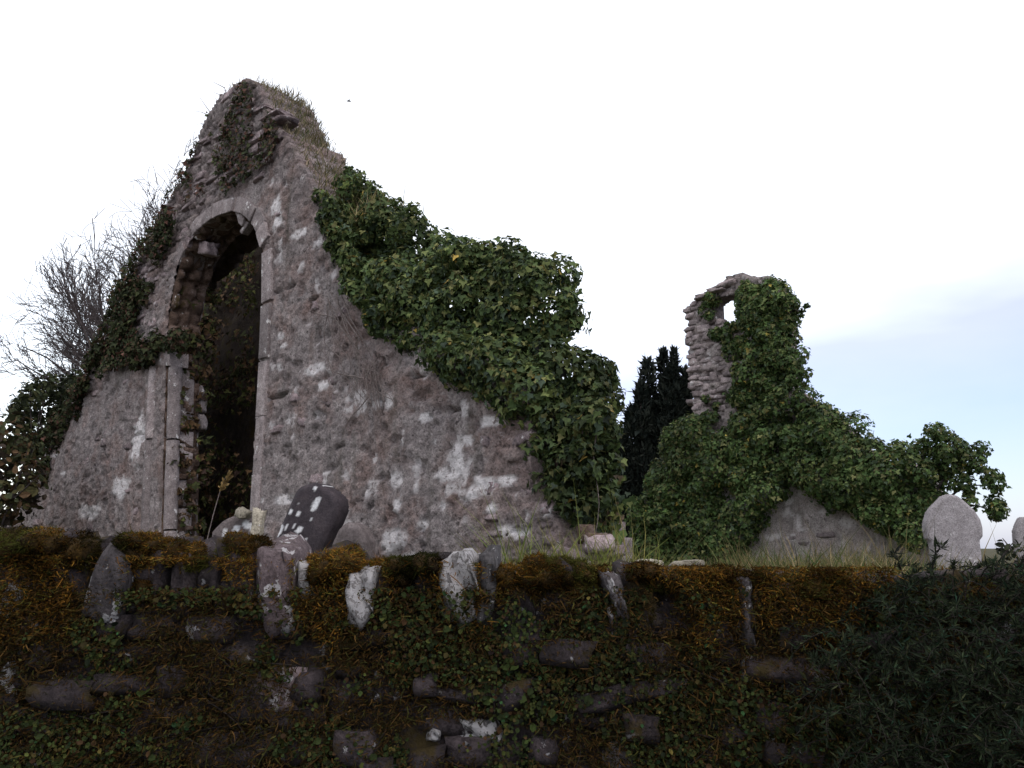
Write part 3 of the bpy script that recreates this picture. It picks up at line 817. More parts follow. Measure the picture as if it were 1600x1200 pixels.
# twigs sprouting from the left edge
paths = []
for k in range(150):
    x, y = [(60, 738), (98, 655), (132, 585), (158, 538), (188, 470), (208, 415), (230, 368), (248, 328), (283, 278), (303, 233), (318, 190), (343, 150)][RNG.integers(12)]
    u, z = uz(x + RNG.uniform(-8, 12), y + RNG.uniform(-20, 25)); L = RNG.uniform(.08, .32)
    d = -UD * RNG.uniform(.4, 1) + ZD * RNG.uniform(.2, .9) + VD * RNG.normal(0, .3); d = d / np.linalg.norm(d)
    p = world_of(u, .1, z); bend = ZD * RNG.uniform(-.3, .2)
    paths.append(([p + d * L * t + bend * L * t * t for t in np.linspace(0, 1, 5)], np.linspace(.005, .0015, 5)))
adopt(link('twig', tubes('twig', paths, 4), M_BARK), ivy2)

# ivy within the arch, on the reveal and the added wall
ivy3 = empty('ivy_plant', tuple(world_of(-1.5, 1.0, GZ)))
tag(ivy3, 'brown and green creeper in the dark behind the window arch', 'ivy')
BROWN = [(.045, .052, .02), (.075, .08, .026), (.10, .06, .03), (.13, .08, .045), (.045, .028, .022)]  # leaf colours lightened in place of more light behind the arch
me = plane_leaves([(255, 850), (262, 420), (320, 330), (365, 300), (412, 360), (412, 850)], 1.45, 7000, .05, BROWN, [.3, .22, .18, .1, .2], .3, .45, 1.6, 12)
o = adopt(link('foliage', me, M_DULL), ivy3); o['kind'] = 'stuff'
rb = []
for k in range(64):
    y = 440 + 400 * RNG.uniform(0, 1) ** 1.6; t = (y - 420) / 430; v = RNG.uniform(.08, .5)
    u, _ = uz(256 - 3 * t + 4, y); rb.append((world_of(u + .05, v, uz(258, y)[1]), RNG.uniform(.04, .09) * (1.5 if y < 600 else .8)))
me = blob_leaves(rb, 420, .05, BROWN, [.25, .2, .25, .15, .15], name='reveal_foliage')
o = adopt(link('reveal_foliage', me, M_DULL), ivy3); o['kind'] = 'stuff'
# rubble stones on the reveal and pale dressed fragments at its inner corner
for k in range(26):
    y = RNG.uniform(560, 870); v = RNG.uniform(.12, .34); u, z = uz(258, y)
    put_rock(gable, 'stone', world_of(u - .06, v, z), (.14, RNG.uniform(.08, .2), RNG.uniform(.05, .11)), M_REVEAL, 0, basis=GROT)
for (y, h) in ((620, .24), (655, .16)):
    u, z = uz(258, y); put_rock(gable, 'jamb_stone', world_of(u + .0, .40, z), (.15, .09, h), M_DRESSED, .03, basis=GROT, fine=True)

RIDGE = [(.20, .16, .10), (.14, .115, .065), (.10, .10, .045), (.07, .085, .03), (.27, .22, .14)]
TAN = [(.30, .235, .12), (.22, .18, .08), (.16, .16, .055), (.10, .125, .035), (.36, .29, .17)]
def ridge_grass(px_path, v0, v1, n, L, pal, w, spread=.06):
    pts = resample([uz(x, y, 0) for x, y in px_path], .02); k = RNG.integers(0, len(pts), n)
    P = world_of(pts[k, 0] + RNG.normal(0, .03, n), RNG.uniform(v0, v1, n), pts[k, 1] + RNG.normal(0, .03, n) - .03)
    D = np.array([0, 0, 1.0]) + RNG.normal(0, .4, (n, 3)) + UD * .25
    return P, D, L * np.exp(RNG.normal(0, .35, n)), np.full(n, .0035) * np.exp(RNG.normal(0, .3, n)), leaf_colours(n, pal, w)
gr = empty('grass_tuft', tuple(world_of(.6, .4, 5.5)))
tag(gr, 'dry yellow grass growing along the top of the arched gable', 'grass')
parts = [ridge_grass([(390, 128), (400, 132), (427, 192), (455, 234), (480, 277), (494, 320)], .06, .62, 3600, .075, RIDGE, [.25, .3, .22, .15, .08]),
         ridge_grass([(345, 150), (384, 124), (400, 134)], .0, .5, 700, .07, [(.12, .09, .05), (.08, .07, .03), (.2, .16, .09)], [1, 1, .6]),
         ridge_grass([(488, 270), (496, 330), (512, 390)], .25, .64, 2600, .10, RIDGE, [.25, .3, .22, .15, .08])]
cat = [np.concatenate([p[i] for p in parts]) for i in range(5)]
o = adopt(link('blade', blades('blade', *cat), M_GRASS), gr); o['kind'] = 'stuff'
gr = empty('grass_tuft', tuple(at(592, 345, 7.4)))
tag(gr, 'small tuft of straw grass between ivy clumps on the gable slope', 'grass')
n = 700; c = at(592, 350, 7.3)
P = c + RNG.normal(0, 1, (n, 3)) * [.10, .12, .03]; D = np.array([.1, 0, 1]) + RNG.normal(0, .35, (n, 3))
o = adopt(link('blade', blades('blade', P, D, .16 * np.exp(RNG.normal(0, .3, n)), np.full(n, .003), leaf_colours(n, TAN, [.4, .3, .2, .05, .1])), M_GRASS), gr); o['kind'] = 'stuff'

# ------------------------------------------------------------------ far gable with belfry
RNG = np.random.default_rng(22)
VW = 10.0
WOUT = UZ([(985, 960), (990, 812), (1014, 768), (1058, 708), (1086, 675), (1078, 600), (1076, 540), (1073, 478), (1098, 458), (1128, 447), (1134, 433), (1150, 430), (1206, 434), (1222, 470), (1228, 600),
           (1320, 670), (1350, 710), (1430, 730), (1460, 770), (1470, 960)], VW)
WHOLE = UZ([(1108, 500), (1108, 470), (1120, 462), (1152, 460), (1154, 500), (1140, 506)], VW)
west = empty('belfry_gable', tuple(world_of(-.8, VW + .3, GZ)))
tag(west, 'ruined far gable rising to a broken belfry with a small window hole', 'ruin')
PATCH = UZ([(1160, 900), (1185, 845), (1215, 800), (1235, 790), (1330, 815), (1395, 850), (1400, 900)], VW)
def west_attr(X, Y):
    wx = X + .06 * (fbm(X * 4, Y * 4, 22, 3) - .5); f1, f2, rid = voro(wx / .30, Y / .11, 12)
    top = sstep(3.0, 3.6, Y)
    j = 1 - sstep(.02, .2, f2 - f1)
    l = .6 * sstep(.62, .7, fbm(X * 5, Y * 5, 66, 4))
    return np.stack([rid, top, top * j, l], 1)
def west_disp(X, Y):
    a = west_attr(X, Y); return a[:, 1] * (.04 * (a[:, 0] - .5) - .05 * a[:, 2]) + .05 * (fbm(X * 3, Y * 3, 9, 4) - .5)
wm = grid_slab('wall_face', WOUT, [WHOLE], .04, .5, west_disp, west_attr, v0=VW, jag=.16)
wm.attributes['col'].name = 'wm'
adopt(link('wall_face', wm, M_WEST), west)
def scatter_west(poly_px, n, wr, hr, proud=.03):
    pl = UZ(poly_px, VW); xs = [p[0] for p in pl]; ys = [p[1] for p in pl]; placed = []; t = 0
    while len(placed) < n and t < n * 80:
        t += 1
        u = RNG.uniform(min(xs), max(xs)); z = RNG.uniform(min(ys), max(ys)); w = RNG.uniform(*wr); h = RNG.uniform(*hr)
        if not inside(pl, np.array([u]), np.array([z]))[0] or inside(WHOLE, np.array([u]), np.array([z]))[0]: continue
        if any(abs(u - a) < (w + c) * .47 and abs(z - b) < (h + d) * .47 for a, b, c, d in placed): continue
        placed.append((u, z, w, h))
        put_rock(west, 'stone', world_of(u, VW + .095 - proud * RNG.uniform(.3, 1.5), z), (w, .24, h), M_TOWER, RNG.normal(0, .04), basis=GROT)
scatter_west([(1072, 480), (1098, 460), (1130, 450), (1150, 520), (1145, 570), (1130, 640), (1083, 640)], 80, (.13, .32), (.08, .17), -.015)
scatter_west([(1195, 840), (1225, 795), (1330, 820), (1390, 860), (1380, 895), (1180, 895)], 14, (.14, .34), (.08, .16), -.05)
for (x, y, w, h) in ((1100, 464, .3, .09), (1120, 454, .34, .10), (1138, 444, .36, .11)):
    u, z = uz(x, y, VW); put_rock(west, 'capping_stone', world_of(u, VW + .15, z), (w, .5, h), M_TOWER, -.05, basis=GROT)

wivy = empty('ivy_plant', tuple(world_of(.6, VW - .3, GZ)))
tag(wivy, 'dense green ivy blanketing the far gable and right side of its belfry', 'ivy')
WP = [(.048, .084, .026), (.070, .114, .034), (.108, .138, .046), (.156, .156, .062), (.054, .080, .044), (.28, .22, .05)]
WWT = [.26, .3, .22, .1, .11, .01]
b1 = []
b1 += poly_blobs([(1164, 442), (1212, 438), (1246, 480), (1252, 600), (1158, 630), (1152, 600), (1170, 520)], 120, .11, .20, VW - .08, .12)
b1 += poly_blobs([(1130, 500), (1165, 520), (1160, 600), (1140, 640), (1150, 560), (1108, 520), (1112, 505)], 22, .08, .14, VW - .03, .06)
b1 += poly_blobs([(1155, 455), (1170, 440), (1165, 520), (1157, 500)], 10, .08, .12, VW - .03, .06)
b1 += poly_blobs([(1095, 470), (1115, 465), (1112, 500), (1095, 490)], 6, .07, .11, VW - .03, .04)
b1 += poly_blobs([(985, 820), (1010, 768), (1047, 702), (1076, 668), (1096, 660), (1110, 700), (1130, 690), (1160, 640), (1245, 615), (1318, 645), (1340, 685), (1345, 790), (1240, 762), (1196, 790), (1150, 885), (990, 890)], 210, .16, .34, VW - .14, .18)
b1 += poly_blobs([(1335, 695), (1430, 705), (1470, 740), (1460, 800), (1440, 842), (1405, 832), (1340, 800)], 60, .16, .32, VW - .25, .3)
b1 += poly_blobs([(1100, 620), (1125, 620), (1120, 660), (1095, 655)], 4, .08, .13, VW - .05, .03)
b1 += poly_blobs([(1222, 470), (1240, 490), (1246, 600), (1225, 610)], 26, .08, .14, VW + .1, .12)
b1 = shoots(b1, 220, .06, .12)
me = blob_leaves(b1, 760, .054, WP, WWT, name='foliage', face=-VD)
o = adopt(link('foliage', me, M_LEAF), wivy); o['kind'] = 'stuff'
# loose sprays at the right-hand end
spr = []; paths = []
for (x0, y0, x1, y1) in ((1450, 760, 1500, 700), (1460, 770, 1525, 715), (1470, 790, 1545, 760), (1480, 800, 1560, 805), (1440, 720, 1470, 690), (1490, 720, 1535, 735), (1230, 500, 1248, 488), (1232, 560, 1244, 580)):
    a = world_of(*(lambda q: (q[0], VW - .2, q[1]))(uz(x0, y0, VW - .2))); b = world_of(*(lambda q: (q[0], VW - .2, q[1]))(uz(x1, y1, VW - .2)))
    t = np.linspace(0, 1, 7); pts = [a + (b - a) * q + ZD * .12 * math.sin(q * 3.1) for q in t]
    paths.append((pts, np.linspace(.022, .006, 7)))
    for q in np.linspace(.35, 1.05, 7): spr.append((a + (b - a) * q + ZD * .1 + RNG.normal(0, .08, 3), RNG.uniform(.09, .16) if x0 > 1400 else .05))
for p_ in paths: adopt(link('branch', tubes('branch', [p_], 5), M_BARK), wivy)
me = blob_leaves(spr, 600, .052, WP, WWT, name='spray_foliage')
o = adopt(link('spray_foliage', me, M_LEAF), wivy); o['kind'] = 'stuff'

# ------------------------------------------------------------------ Irish yew beyond
yew = empty('yew_tree', (at(1035, 800, 25)[0], 25, GZ))
tag(yew, 'dark upright yew tree with pointed plumes beside the belfry', 'tree')
P = []; T = []
tr = []
for (px, ytop, w) in ((1012, 562, 24), (1000, 600, 22), (1036, 548, 16), (1053, 548, 15), (1071, 578, 14), (985, 640, 24), (1062, 610, 24), (1040, 600, 30), (1015, 640, 34), (970, 680, 20), (1085, 640, 16), (1044, 575, 24)):
    top = at(px, ytop, 25 + RNG.uniform(-.4, .4)); hw = w / F * 25 * .62; n = 4600
    t = RNG.uniform(0, 1, n) ** .8; z = top[2] - t * (top[2] - GZ - .2)
    r = hw * np.clip(1.5 * np.sqrt(t * 1.6), 0, 1) * (1 + .25 * np.sin(z * 5 + px)) * np.sqrt(RNG.uniform(.25, 1, n)); a = RNG.uniform(0, 6.283, n)
    P.append(np.stack([top[0] + r * np.cos(a), top[1] + r * np.sin(a), z], 1))
    T.append(np.stack([np.cos(a) * .45, np.sin(a) * .45, np.full(n, 1.0)], 1) + RNG.normal(0, .2, (n, 3)))
    tr.append(([np.array([top[0] * .4 + yew.location[0] * .6, 25, GZ]), np.array([top[0], top[1], GZ + 2]), top - ZD * .4], [.14, .08, .02]))
P = np.concatenate(P); T = np.concatenate(T); n = len(P)
N = unit(RNG.normal(size=(n, 3))); 
o = adopt(link('crown', leaves('crown', P, N, T, .17 * np.exp(RNG.normal(0, .3, n)), leaf_colours(n, [(.010, .014, .012), (.016, .020, .016), (.022, .026, .02)], [1, 1, .5]), (LEAF_THIN[0] * [2.6, 1, 1], LEAF_THIN[1], LEAF_THIN[2])), M_DULL), yew); o['kind'] = 'stuff'
adopt(link('trunk', tubes('trunk', tr, 6), M_BARK), yew)

# ------------------------------------------------------------------ bare tree behind the left slope
RNG = np.random.default_rng(23)
def grow(p, d, L, r, lvl, out, maxl):
    """one limb with forking side shoots; each shoot is shorter and thinner than the one that bears it"""
    n = 7; pts = [p.copy()]; rad = [r]; q = p.copy(); dd = d.copy()
    wob = RNG.normal(0, .16, 3)
    for k in range(n):
        wob = wob * .4 + RNG.normal(0, .11, 3) * [1, .6, 1]; dd = unit(dd + wob + np.array([-.02, 0, .035])); q = q + dd * L / n
        pts.append(q.copy()); rad.append(r * (1 - .86 * (k + 1) / n))
    out.append((pts, rad))
    if lvl >= maxl: return
    nb = (12, 7, 6)[lvl]
    for k in range(nb):
        t = .22 + .78 * (k + RNG.uniform(0, 1)) / nb; i = min(int(t * n), n - 1); b = pts[i]; dl = unit(pts[i + 1] - pts[i])
        ax = unit(np.cross(dl, RNG.normal(size=3))); ang = RNG.uniform(.25, .72)
        nd = unit(dl * math.cos(ang) + ax * math.sin(ang) * np.array([1, .35, 1]))
        grow(b, nd, L * RNG.uniform(.30, .50) * (1.25 - .45 * t), max(rad[i] * .62, .004), lvl + 1, out, maxl)
tx = at(262, 840, 16.0)
tree = empty('bare_tree', (tx[0], 16.0, GZ))
tag(tree, 'leafless tree fanning thin twigs behind the left slope of the gable', 'tree')
base = np.array([tx[0], 16.0, GZ])
trunk_top = base + np.array([-.1, 0, 2.3])
adopt(link('trunk', tubes('trunk', [([base, base + [0, 0, .8], base + [-.05, 0, 1.6], trunk_top], [.26, .2, .17, .15])], 10), M_BARK), tree)
big = []; br = []
for k, (x, y) in enumerate(((20, 560), (25, 520), (55, 470), (85, 430), (110, 395), (140, 380), (160, 340), (190, 320), (215, 290), (235, 265), (262, 240), (285, 220), (300, 210), (60, 600), (330, 220), (120, 450), (180, 380))):
    st = trunk_top - ZD * RNG.uniform(0, .7); tg = at(x, y + 22, 16.0 + RNG.uniform(-.5, .5)); L = np.linalg.norm(tg - st)
    grow(st, unit(tg - st + ZD * -.1), L * .98, .06, 0, br, 3)
# the crown is wind-cut: trimmed to a slanting outline that rises towards the church
ENV = [at(x, y, 16.0) for x, y in ((-40, 640), (8, 530), (60, 462), (130, 392), (200, 325), (255, 268), (300, 225), (420, 200), (460, 700), (60, 700))]
ENV = [(p[0], p[2]) for p in ENV]
_e = np.array([b[0][-1] for b in br]); _m = np.array([b[0][3] for b in br])
_k = inside(ENV, _e[:, 0] + RNG.normal(0, .05, len(br)), _e[:, 2] + RNG.normal(0, .05, len(br))) & (_e[:, 1] > 15.0) & inside(ENV, _m[:, 0], _m[:, 2])
br = [b for b, k in zip(br, _k) if k]
for b in br:
    if b[1][0] >= .0599: adopt(link('limb', tubes('limb', [b], 6), M_BARK), tree)
o = adopt(link('branch', tubes('branch', [b for b in br if .02 < b[1][0] < .0599], 5), M_BARK), tree); o['kind'] = 'stuff'
tw = [(p, [max(x, .005) for x in r]) for p, r in br if r[0] <= .02]
adopt(link('twig', tubes('twig', tw, 3), M_BARK), tree)

# ------------------------------------------------------------------ shrubs at the left edge
def shrub(name, label, px_poly, depth, nb, r0, r1, per, size, pal, w, mat, shape=LEAF_OVAL, ddepth=.6, twigs=20):
    xs = [p[0] for p in px_poly]; ys = [p[1] for p in px_poly]; out = []; t = 0
    while len(out) < nb and t < 9000:
        t += 1; x = RNG.uniform(min(xs), max(xs)); y = RNG.uniform(min(ys), max(ys))
        if inside(px_poly, np.array([x]), np.array([y]))[0]: out.append((at(x, y, depth + RNG.uniform(-ddepth, ddepth)), RNG.uniform(r0, r1)))
    c = np.mean([b[0] for b in out], 0); s = empty(name, (c[0], c[1], GZ)); tag(s, label, 'shrub')
    o = adopt(link('foliage', blob_leaves(out, per, size, pal, w, shape=shape, droop=.1), mat), s); o['kind'] = 'stuff'
    base = np.array([c[0], c[1], GZ - .1]); paths = []
    for k in range(twigs):
        e_ = out[k % len(out)][0]; m_ = (base + e_) / 2 + RNG.normal(0, .15, 3); paths.append(([base + RNG.normal(0, .08, 3) * [1, 1, 0], m_, e_, e_ + unit(e_ - m_) * r1 * .8], [.022, .014, .008, .003]))
    adopt(link('stem', tubes('stem', paths, 5), M_BARK), s); return s
shrub('evergreen_shrub', 'dark leafy shrub against the sky left of the gable', [(25, 640), (60, 600), (110, 590), (135, 590), (110, 660), (70, 720), (25, 700)], 14.5, 46, .12, .26, 240, .075, [(.02, .026, .014), (.035, .042, .018), (.06, .06, .025)], [1, 1, .4], M_DULL)
shrub('bramble_bush', 'brownish green bramble at the left edge of the picture', [(-120, 660), (0, 655), (30, 690), (60, 740), (30, 790), (0, 850), (-120, 850)], 10.0, 60, .12, .26, 160, .075, [(.035, .04, .018), (.06, .055, .022), (.09, .055, .03), (.03, .022, .016)], [1, .7, .6, .8], M_DULL)

# ------------------------------------------------------------------ headstones
def headstone(name, label, outline, loc, yaw, lean, thick, mat, spots=(), cell=.012, group=None, fwd=0.0, wear=.09):
    """outline in metres (x right, z up from the base); yaw turns the face, lean tips it sideways"""
    def lich(X, Y):
        l = np.zeros(X.shape); nn = fbm(X * 24, Y * 24, 5, 4)
        for (a, b, ra, rb, an) in spots:
            ca, sa = math.cos(an), math.sin(an); dx, dy = X - a, Y - b
            d = np.hypot((dx * ca + dy * sa) / ra, (-dx * sa + dy * ca) / rb); l = np.maximum(l, 1 - sstep(.75, 1.0, d + 1.5 * (nn - .5)))
        return np.stack([np.zeros(X.shape)] * 3 + [l], 1)
    op = resample(outline, .035, True)                     # worn, chipped edge
    jj = (fbm(op[:, 0] * 9 + loc[0], op[:, 1] * 9, 51, 3) - .5) * wear
    cen = op.mean(0); outline = [tuple(cen + (q - cen) * (1 + j_)) for q, j_ in zip(op, jj)]
    R = Matrix.Rotation(yaw, 3, 'Z') @ Matrix.Rotation(fwd, 3, 'X') @ Matrix.Rotation(lean, 3, 'Y'); Rn = np.array(R)
    def frame(u, v, z):
        return np.stack([np.asarray(u), np.asarray(v), np.asarray(z)], -1)
    pts = resample(outline, .03, True)
    # gentle rounding towards the edge
    def disp(X, Y):
        best = np.full(X.shape, 9.0); n = len(outline)
        for i in range(n):
            ax, ay = outline[i]; cx, cy = outline[(i + 1) % n]; dx, dy = cx - ax, cy - ay
            t = np.clip(((X - ax) * dx + (Y - ay) * dy) / (dx * dx + dy * dy + 1e-9), 0, 1); best = np.minimum(best, np.hypot(X - ax - t * dx, Y - ay - t * dy))
        return -.018 * (1 - sstep(0, .03, best)) + .006 * (fbm(X * 14, Y * 14, 3, 3) - .5)
    me = grid_slab('slab', outline, [], cell, thick, disp, lich, v0=-thick / 2, frame=frame)
    me.attributes['col'].name = 'wm'
    o = link(name, me, mat); o.matrix_world = Matrix.Translation(Vector(loc)) @ R.to_4x4(); tag(o, label, 'headstone', group)
    return o
def arc(cx, cz, rx, rz, a0, a1, n): return [(cx + rx * math.cos(a0 + (a1 - a0) * k / n), cz + rz * math.sin(a0 + (a1 - a0) * k / n)) for k in range(n + 1)]
# dark leaning stone
b_ = at(476, 900, 6.0)
hs_out = [(-.175, -.25), (.175, -.25), (.17, .49)] + arc(0, .50, .17, .145, 0, math.pi, 14)[1:]
sp = []
for (x, y, a, b2) in ((509, 790, .022, .055), (506, 768, .012, .02), (518, 763, .008, .02), (478, 806, .013, .02), (465, 803, .013, .02), (445, 831, .026, .045), (481, 830, .022, .034), (459, 826, .010, .022), (472, 824, .010, .018),
                      (453, 843, .016, .028), (465, 842, .012, .02), (491, 846, .012, .022), (462, 864, .034, .05), (478, 868, .03, .02), (500, 815, .008, .01), (477, 790, .007, .009), (515, 755, .007, .008), (440, 852, .012, .02)):
    sx = (x - 458) / F * 6.0; sz = (900 - y) / F * 6.0; c, s = math.cos(.42), math.sin(.42)
    sp.append((sx * c - sz * s - .0, sx * s + sz * c, a, b2, -.15))
headstone('headstone', 'dark leaning round-topped headstone blotched with white lichen', hs_out, (b_[0] - .10, 6.0, b_[2]), -.28, .42, .15, M_HSDARK, sp)
headstone('headstone', 'pale grey headstone with pointed shouldered top at the right', [(-.26, -.3), (.26, -.3), (.265, .42), (.27, .47), (.305, .51), (.315, .60), (.30, .70), (.255, .80), (.17, .90), (.075, .985), (0, 1.0), (-.075, .985), (-.17, .90), (-.255, .80), (-.30, .70), (-.315, .60), (-.305, .51), (-.27, .47), (-.265, .42)],
          (at(1497, 894, 10.4)[0], 10.4, at(1497, 910, 10.4)[2]), -.12, -.035, .13, M_HEADGREY, wear=.035)
headstone('headstone', 'grey headstone just cut by the right edge of the picture', [(-.3, -.3), (.3, -.3), (.3, .7), (.2, .86), (0, .92), (-.2, .86), (-.3, .7)], (at(1625, 900, 12.0)[0] + .02, 12.0, GZ - .15), -.15, .02, .14, M_HEADGREY)
sp2 = [(RNG.uniform(-.13, .10), RNG.uniform(.05, .36), RNG.uniform(.012, .03), RNG.uniform(.02, .05), .2) for k in range(13)]
b_ = at(362, 905, 5.6)
headstone('headstone', 'low broken grey headstone with pale lichen below the arch', [(-.17, -.2), (.15, -.2), (.13, .35), (.06, .40), (-.03, .385), (-.10, .34), (-.15, .27)], (b_[0], 5.6, b_[2]), .15, .10, .12, M_HSMID, sp2)
b_ = at(548, 905, 5.7)
headstone('headstone', 'stubby broken stone right of the dark leaning headstone', [(-.13, -.2), (.13, -.2), (.12, .24), (.07, .33), (-.02, .35), (-.08, .30), (-.12, .2)], (b_[0], 5.7, b_[2]), -.3, .05, .14, M_HSMID, [(-.02, .17, .01, .016, 0)])
def loose(label, px, py, depth, size, mat, rot=0):
    p = at(px, py, depth); o = put_rock(None, 'loose_stone', p, size, mat, rot, fine=True); tag(o, label, 'stone'); return o
loose('small pinkish stone lying on top of the low grey headstone', 381, 803, 5.5, (.075, .07, .06), M_BOULDER, .4)
loose('upright pinkish stone standing beside the dark leaning headstone', 403, 822, 5.4, (.06, .08, .19), M_BOULDER, .1)
loose('pale rounded boulder behind the mossy wall below the far ivy', 1070, 890, 4.3, (.14, .16, .075), M_BOULDER, .05)
loose('small pale stone near the rounded boulder on the wall top', 1015, 884, 4.3, (.12, .14, .05), M_BOULDER, -.1)

# ------------------------------------------------------------------ boundary wall in front
RNG = np.random.default_rng(24)
YW = 3.6
wall = empty('boundary_wall', (0, YW + .25, 0))
tag(wall, 'dark mossy boundary wall of rubble with upright coping stones', 'wall')
def wpart(name, me, mat): return adopt(link(name, me, mat), wall)
# core
def core():
    nx, nz = 420, 64; xs = np.linspace(-6, 6, nx); zs = np.linspace(-.05, 1.40, nz)
    X, Z = np.meshgrid(xs, zs, indexing='ij'); Y = YW + .012 + .06 * (fbm(X * 6, Z * 6, 13, 4) - .5)
    V = np.stack([X, Y, Z - (X * .012)], -1).reshape(-1, 3)
    i = np.arange(nx - 1)[:, None] * nz; j = np.arange(nz - 1)[None]
    Q = np.stack([i + j, i + nz + j, i + nz + j + 1, i + j + 1], -1).reshape(-1, 4)
    n0 = len(V); bk = np.array([(-6, YW + .55, -.05), (6, YW + .55, -.05), (6, YW + .55, 1.33), (-6, YW + .55, 1.47), (-6, YW + .1, 1.47), (6, YW + .1, 1.33), (-6, YW + .1, -.05), (6, YW + .1, -.05)])
    V = np.concatenate([V, bk]); E_ = n0 + np.array([[1, 0, 3, 2], [4, 5, 2, 3], [0, 6, 4, 3], [7, 1, 2, 5]])
    return mesh_np('core', V, np.concatenate([Q, E_]), np.full(len(Q) + 4, 4))
wpart('core', core(), M_DARKST)
COP = [(-190, -130, 836, 960, 'm'), (-130, -62, 832, 955, 'd'), (-60, -2, 838, 960, 'm'), (0, 62, 836, 962, 'm'), (62, 130, 838, 955, 'm'), (132, 200, 864, 974, 'g'), (201, 262, 848, 948, 'm'), (263, 302, 856, 950, 'm'),
       (302, 342, 884, 962, 'd'), (342, 402, 850, 960, 'm'), (402, 460, 852, 968, 'p'), (461, 492, 876, 930, 'w2'), (490, 552, 862, 955, 'm'), (553, 590, 890, 972, 'w'), (591, 642, 888, 962, 'm'),
       (643, 690, 872, 965, 'd'), (692, 746, 869, 970, 'w'), (750, 778, 862, 968, 's'), (781, 834, 890, 975, 'm'), (836, 900, 882, 962, 'm'), (902, 944, 893, 980, 'm'), (945, 974, 897, 972, 'g'),
       (976, 1030, 893, 972, 'm'), (1031, 1090, 896, 968, 'm'), (1092, 1150, 897, 962, 'm'), (1152, 1172, 902, 1002, 'g'), (1173, 1232, 902, 985, 'm'), (1233, 1300, 904, 980, 'm'), (1302, 1360, 904, 990, 'd'), (1362, 1440, 904, 985, 'm'),
       (1442, 1500, 906, 990, 'd'), (1502, 1580, 906, 990, 'm'), (1582, 1650, 906, 990, 'd'), (1652, 1720, 906, 990, 'm')]
MATK = dict(m=M_DARKST, d=M_DARKST, g=M_GREYST, p=M_PINKST, w=M_WHITEST, w2=M_WHITEST, s=M_SLATEG)
moss_sites = []
def wx(px): return (px - 800) / F * YW / math.cos(0) * 1.0
for (x0, x1, y0, y1, k) in COP:
    a = at(x0, (y0 + y1) / 2, YW); b = at(x1, (y0 + y1) / 2, YW); t = at((x0 + x1) / 2, y0, YW); bt = at((x0 + x1) / 2, y1, YW)
    w = b[0] - a[0]; h = t[2] - bt[2]; dy = RNG.uniform(-.02, .03) + (-.055 if k in ('w', 'g', 'p', 's') else .02)
    put_rock(wall, 'coping_stone', ((a[0] + b[0]) / 2, YW + .20 + dy, (t[2] + bt[2]) / 2), (w * 1.10, .44, h * 1.06), MATK[k], RNG.normal(0, .05), fine=True)
    if k == 'm': moss_sites.append(((a[0] + b[0]) / 2, YW + dy, t[2], w, h, .85))
    elif k == 'd': moss_sites.append(((a[0] + b[0]) / 2, YW + .05 + dy, t[2] - .01, w * .9, h * .45, .5))
# courses of rubble
z = at(800, 962, YW)[2] - .01; row = 0
while z > .62:
    h = RNG.uniform(.09, .16); x = -2.75 + RNG.uniform(-.1, 0)
    while x < 2.75:
        w = RNG.uniform(.09, .25); hh = h * RNG.uniform(.75, 1.05)
        mt = M_DARKST if RNG.uniform() > .08 else (M_GREYST if RNG.uniform() > .45 else M_PINKST)
        put_rock(wall, 'stone', (x + w / 2, YW + .10 + RNG.normal(0, .03), z - h / 2 - x * .014 + RNG.normal(0, .022)), (w * 1.02, .26, hh * RNG.uniform(.8, 1.25)), mt, RNG.normal(0, .13), tilt=RNG.normal(0, .1), fine=False)
        x += w
    z -= h
# a few whitened stones low in the wall
for (px, py, w, h) in ((755, 1146, 58, 34), (675, 1150, 22, 18), (552, 1180, 48, 50), (1205, 1148, 20, 26), (1140, 1150, 22, 46), (60, 1195, 60, 30), (5, 1080, 30, 60), (8, 940, 40, 50), (440, 1075, 90, 60), (1168, 1050, 16, 36)):
    p = at(px, py, YW - .03); put_rock(wall, 'stone', (p[0], YW + .07, p[2]), (w / F * YW, .2, h / F * YW), M_PINKST if (px in (440,)) else M_WHITEST, RNG.normal(0, .1), fine=True)
# moss cushions over the coping
FUZZP = []; FUZZN = []
MPAL = [(.10, .045, .008), (.15, .075, .012), (.06, .042, .010), (.05, .024, .008), (.10, .085, .016), (.030, .030, .009)]
MW = [.28, .18, .2, .16, .08, .1]
def cushion(c, rx, ry, rz, seed):
    bm = bmesh.new(); bmesh.ops.create_icosphere(bm, subdivisions=2, radius=1.0); r = np.random.default_rng(seed); ph = r.uniform(0, 6, 9)
    co = np.array([v.co for v in bm.verts]); f = 1 + .16 * np.sin(co[:, 0] * 4 + ph[0]) * np.sin(co[:, 2] * 4 + ph[1]) + .09 * np.sin(co[:, 0] * 9 + ph[2] + co[:, 1] * 6) * np.sin(co[:, 2] * 8 + ph[3]) + .04 * r.normal(size=len(co))
    pw = np.sign(co) * np.abs(co) ** .8
    p = pw * f[:, None] * [rx, ry, rz] + c
    for v, q_ in zip(bm.verts, p): v.co = q_
    me = bpy.data.meshes.new('moss'); bm.to_mesh(me); bm.free(); me.polygons.foreach_set('use_smooth', [True] * len(me.polygons))
    n = int(3000 * (rx * 2) / .15); d = unit(RNG.normal(size=(n, 3))); d = d[(d[:, 1] < .5) & (d[:, 2] > -.75)]
    fd = 1 + .16 * np.sin(d[:, 0] * 4 + ph[0]) * np.sin(d[:, 2] * 4 + ph[1])
    FUZZP.append(np.sign(d) * np.abs(d) ** .8 * fd[:, None] * [rx, ry, rz] * .98 + c); FUZZN.append(d)
    return wpart('moss', me, M_MOSS)
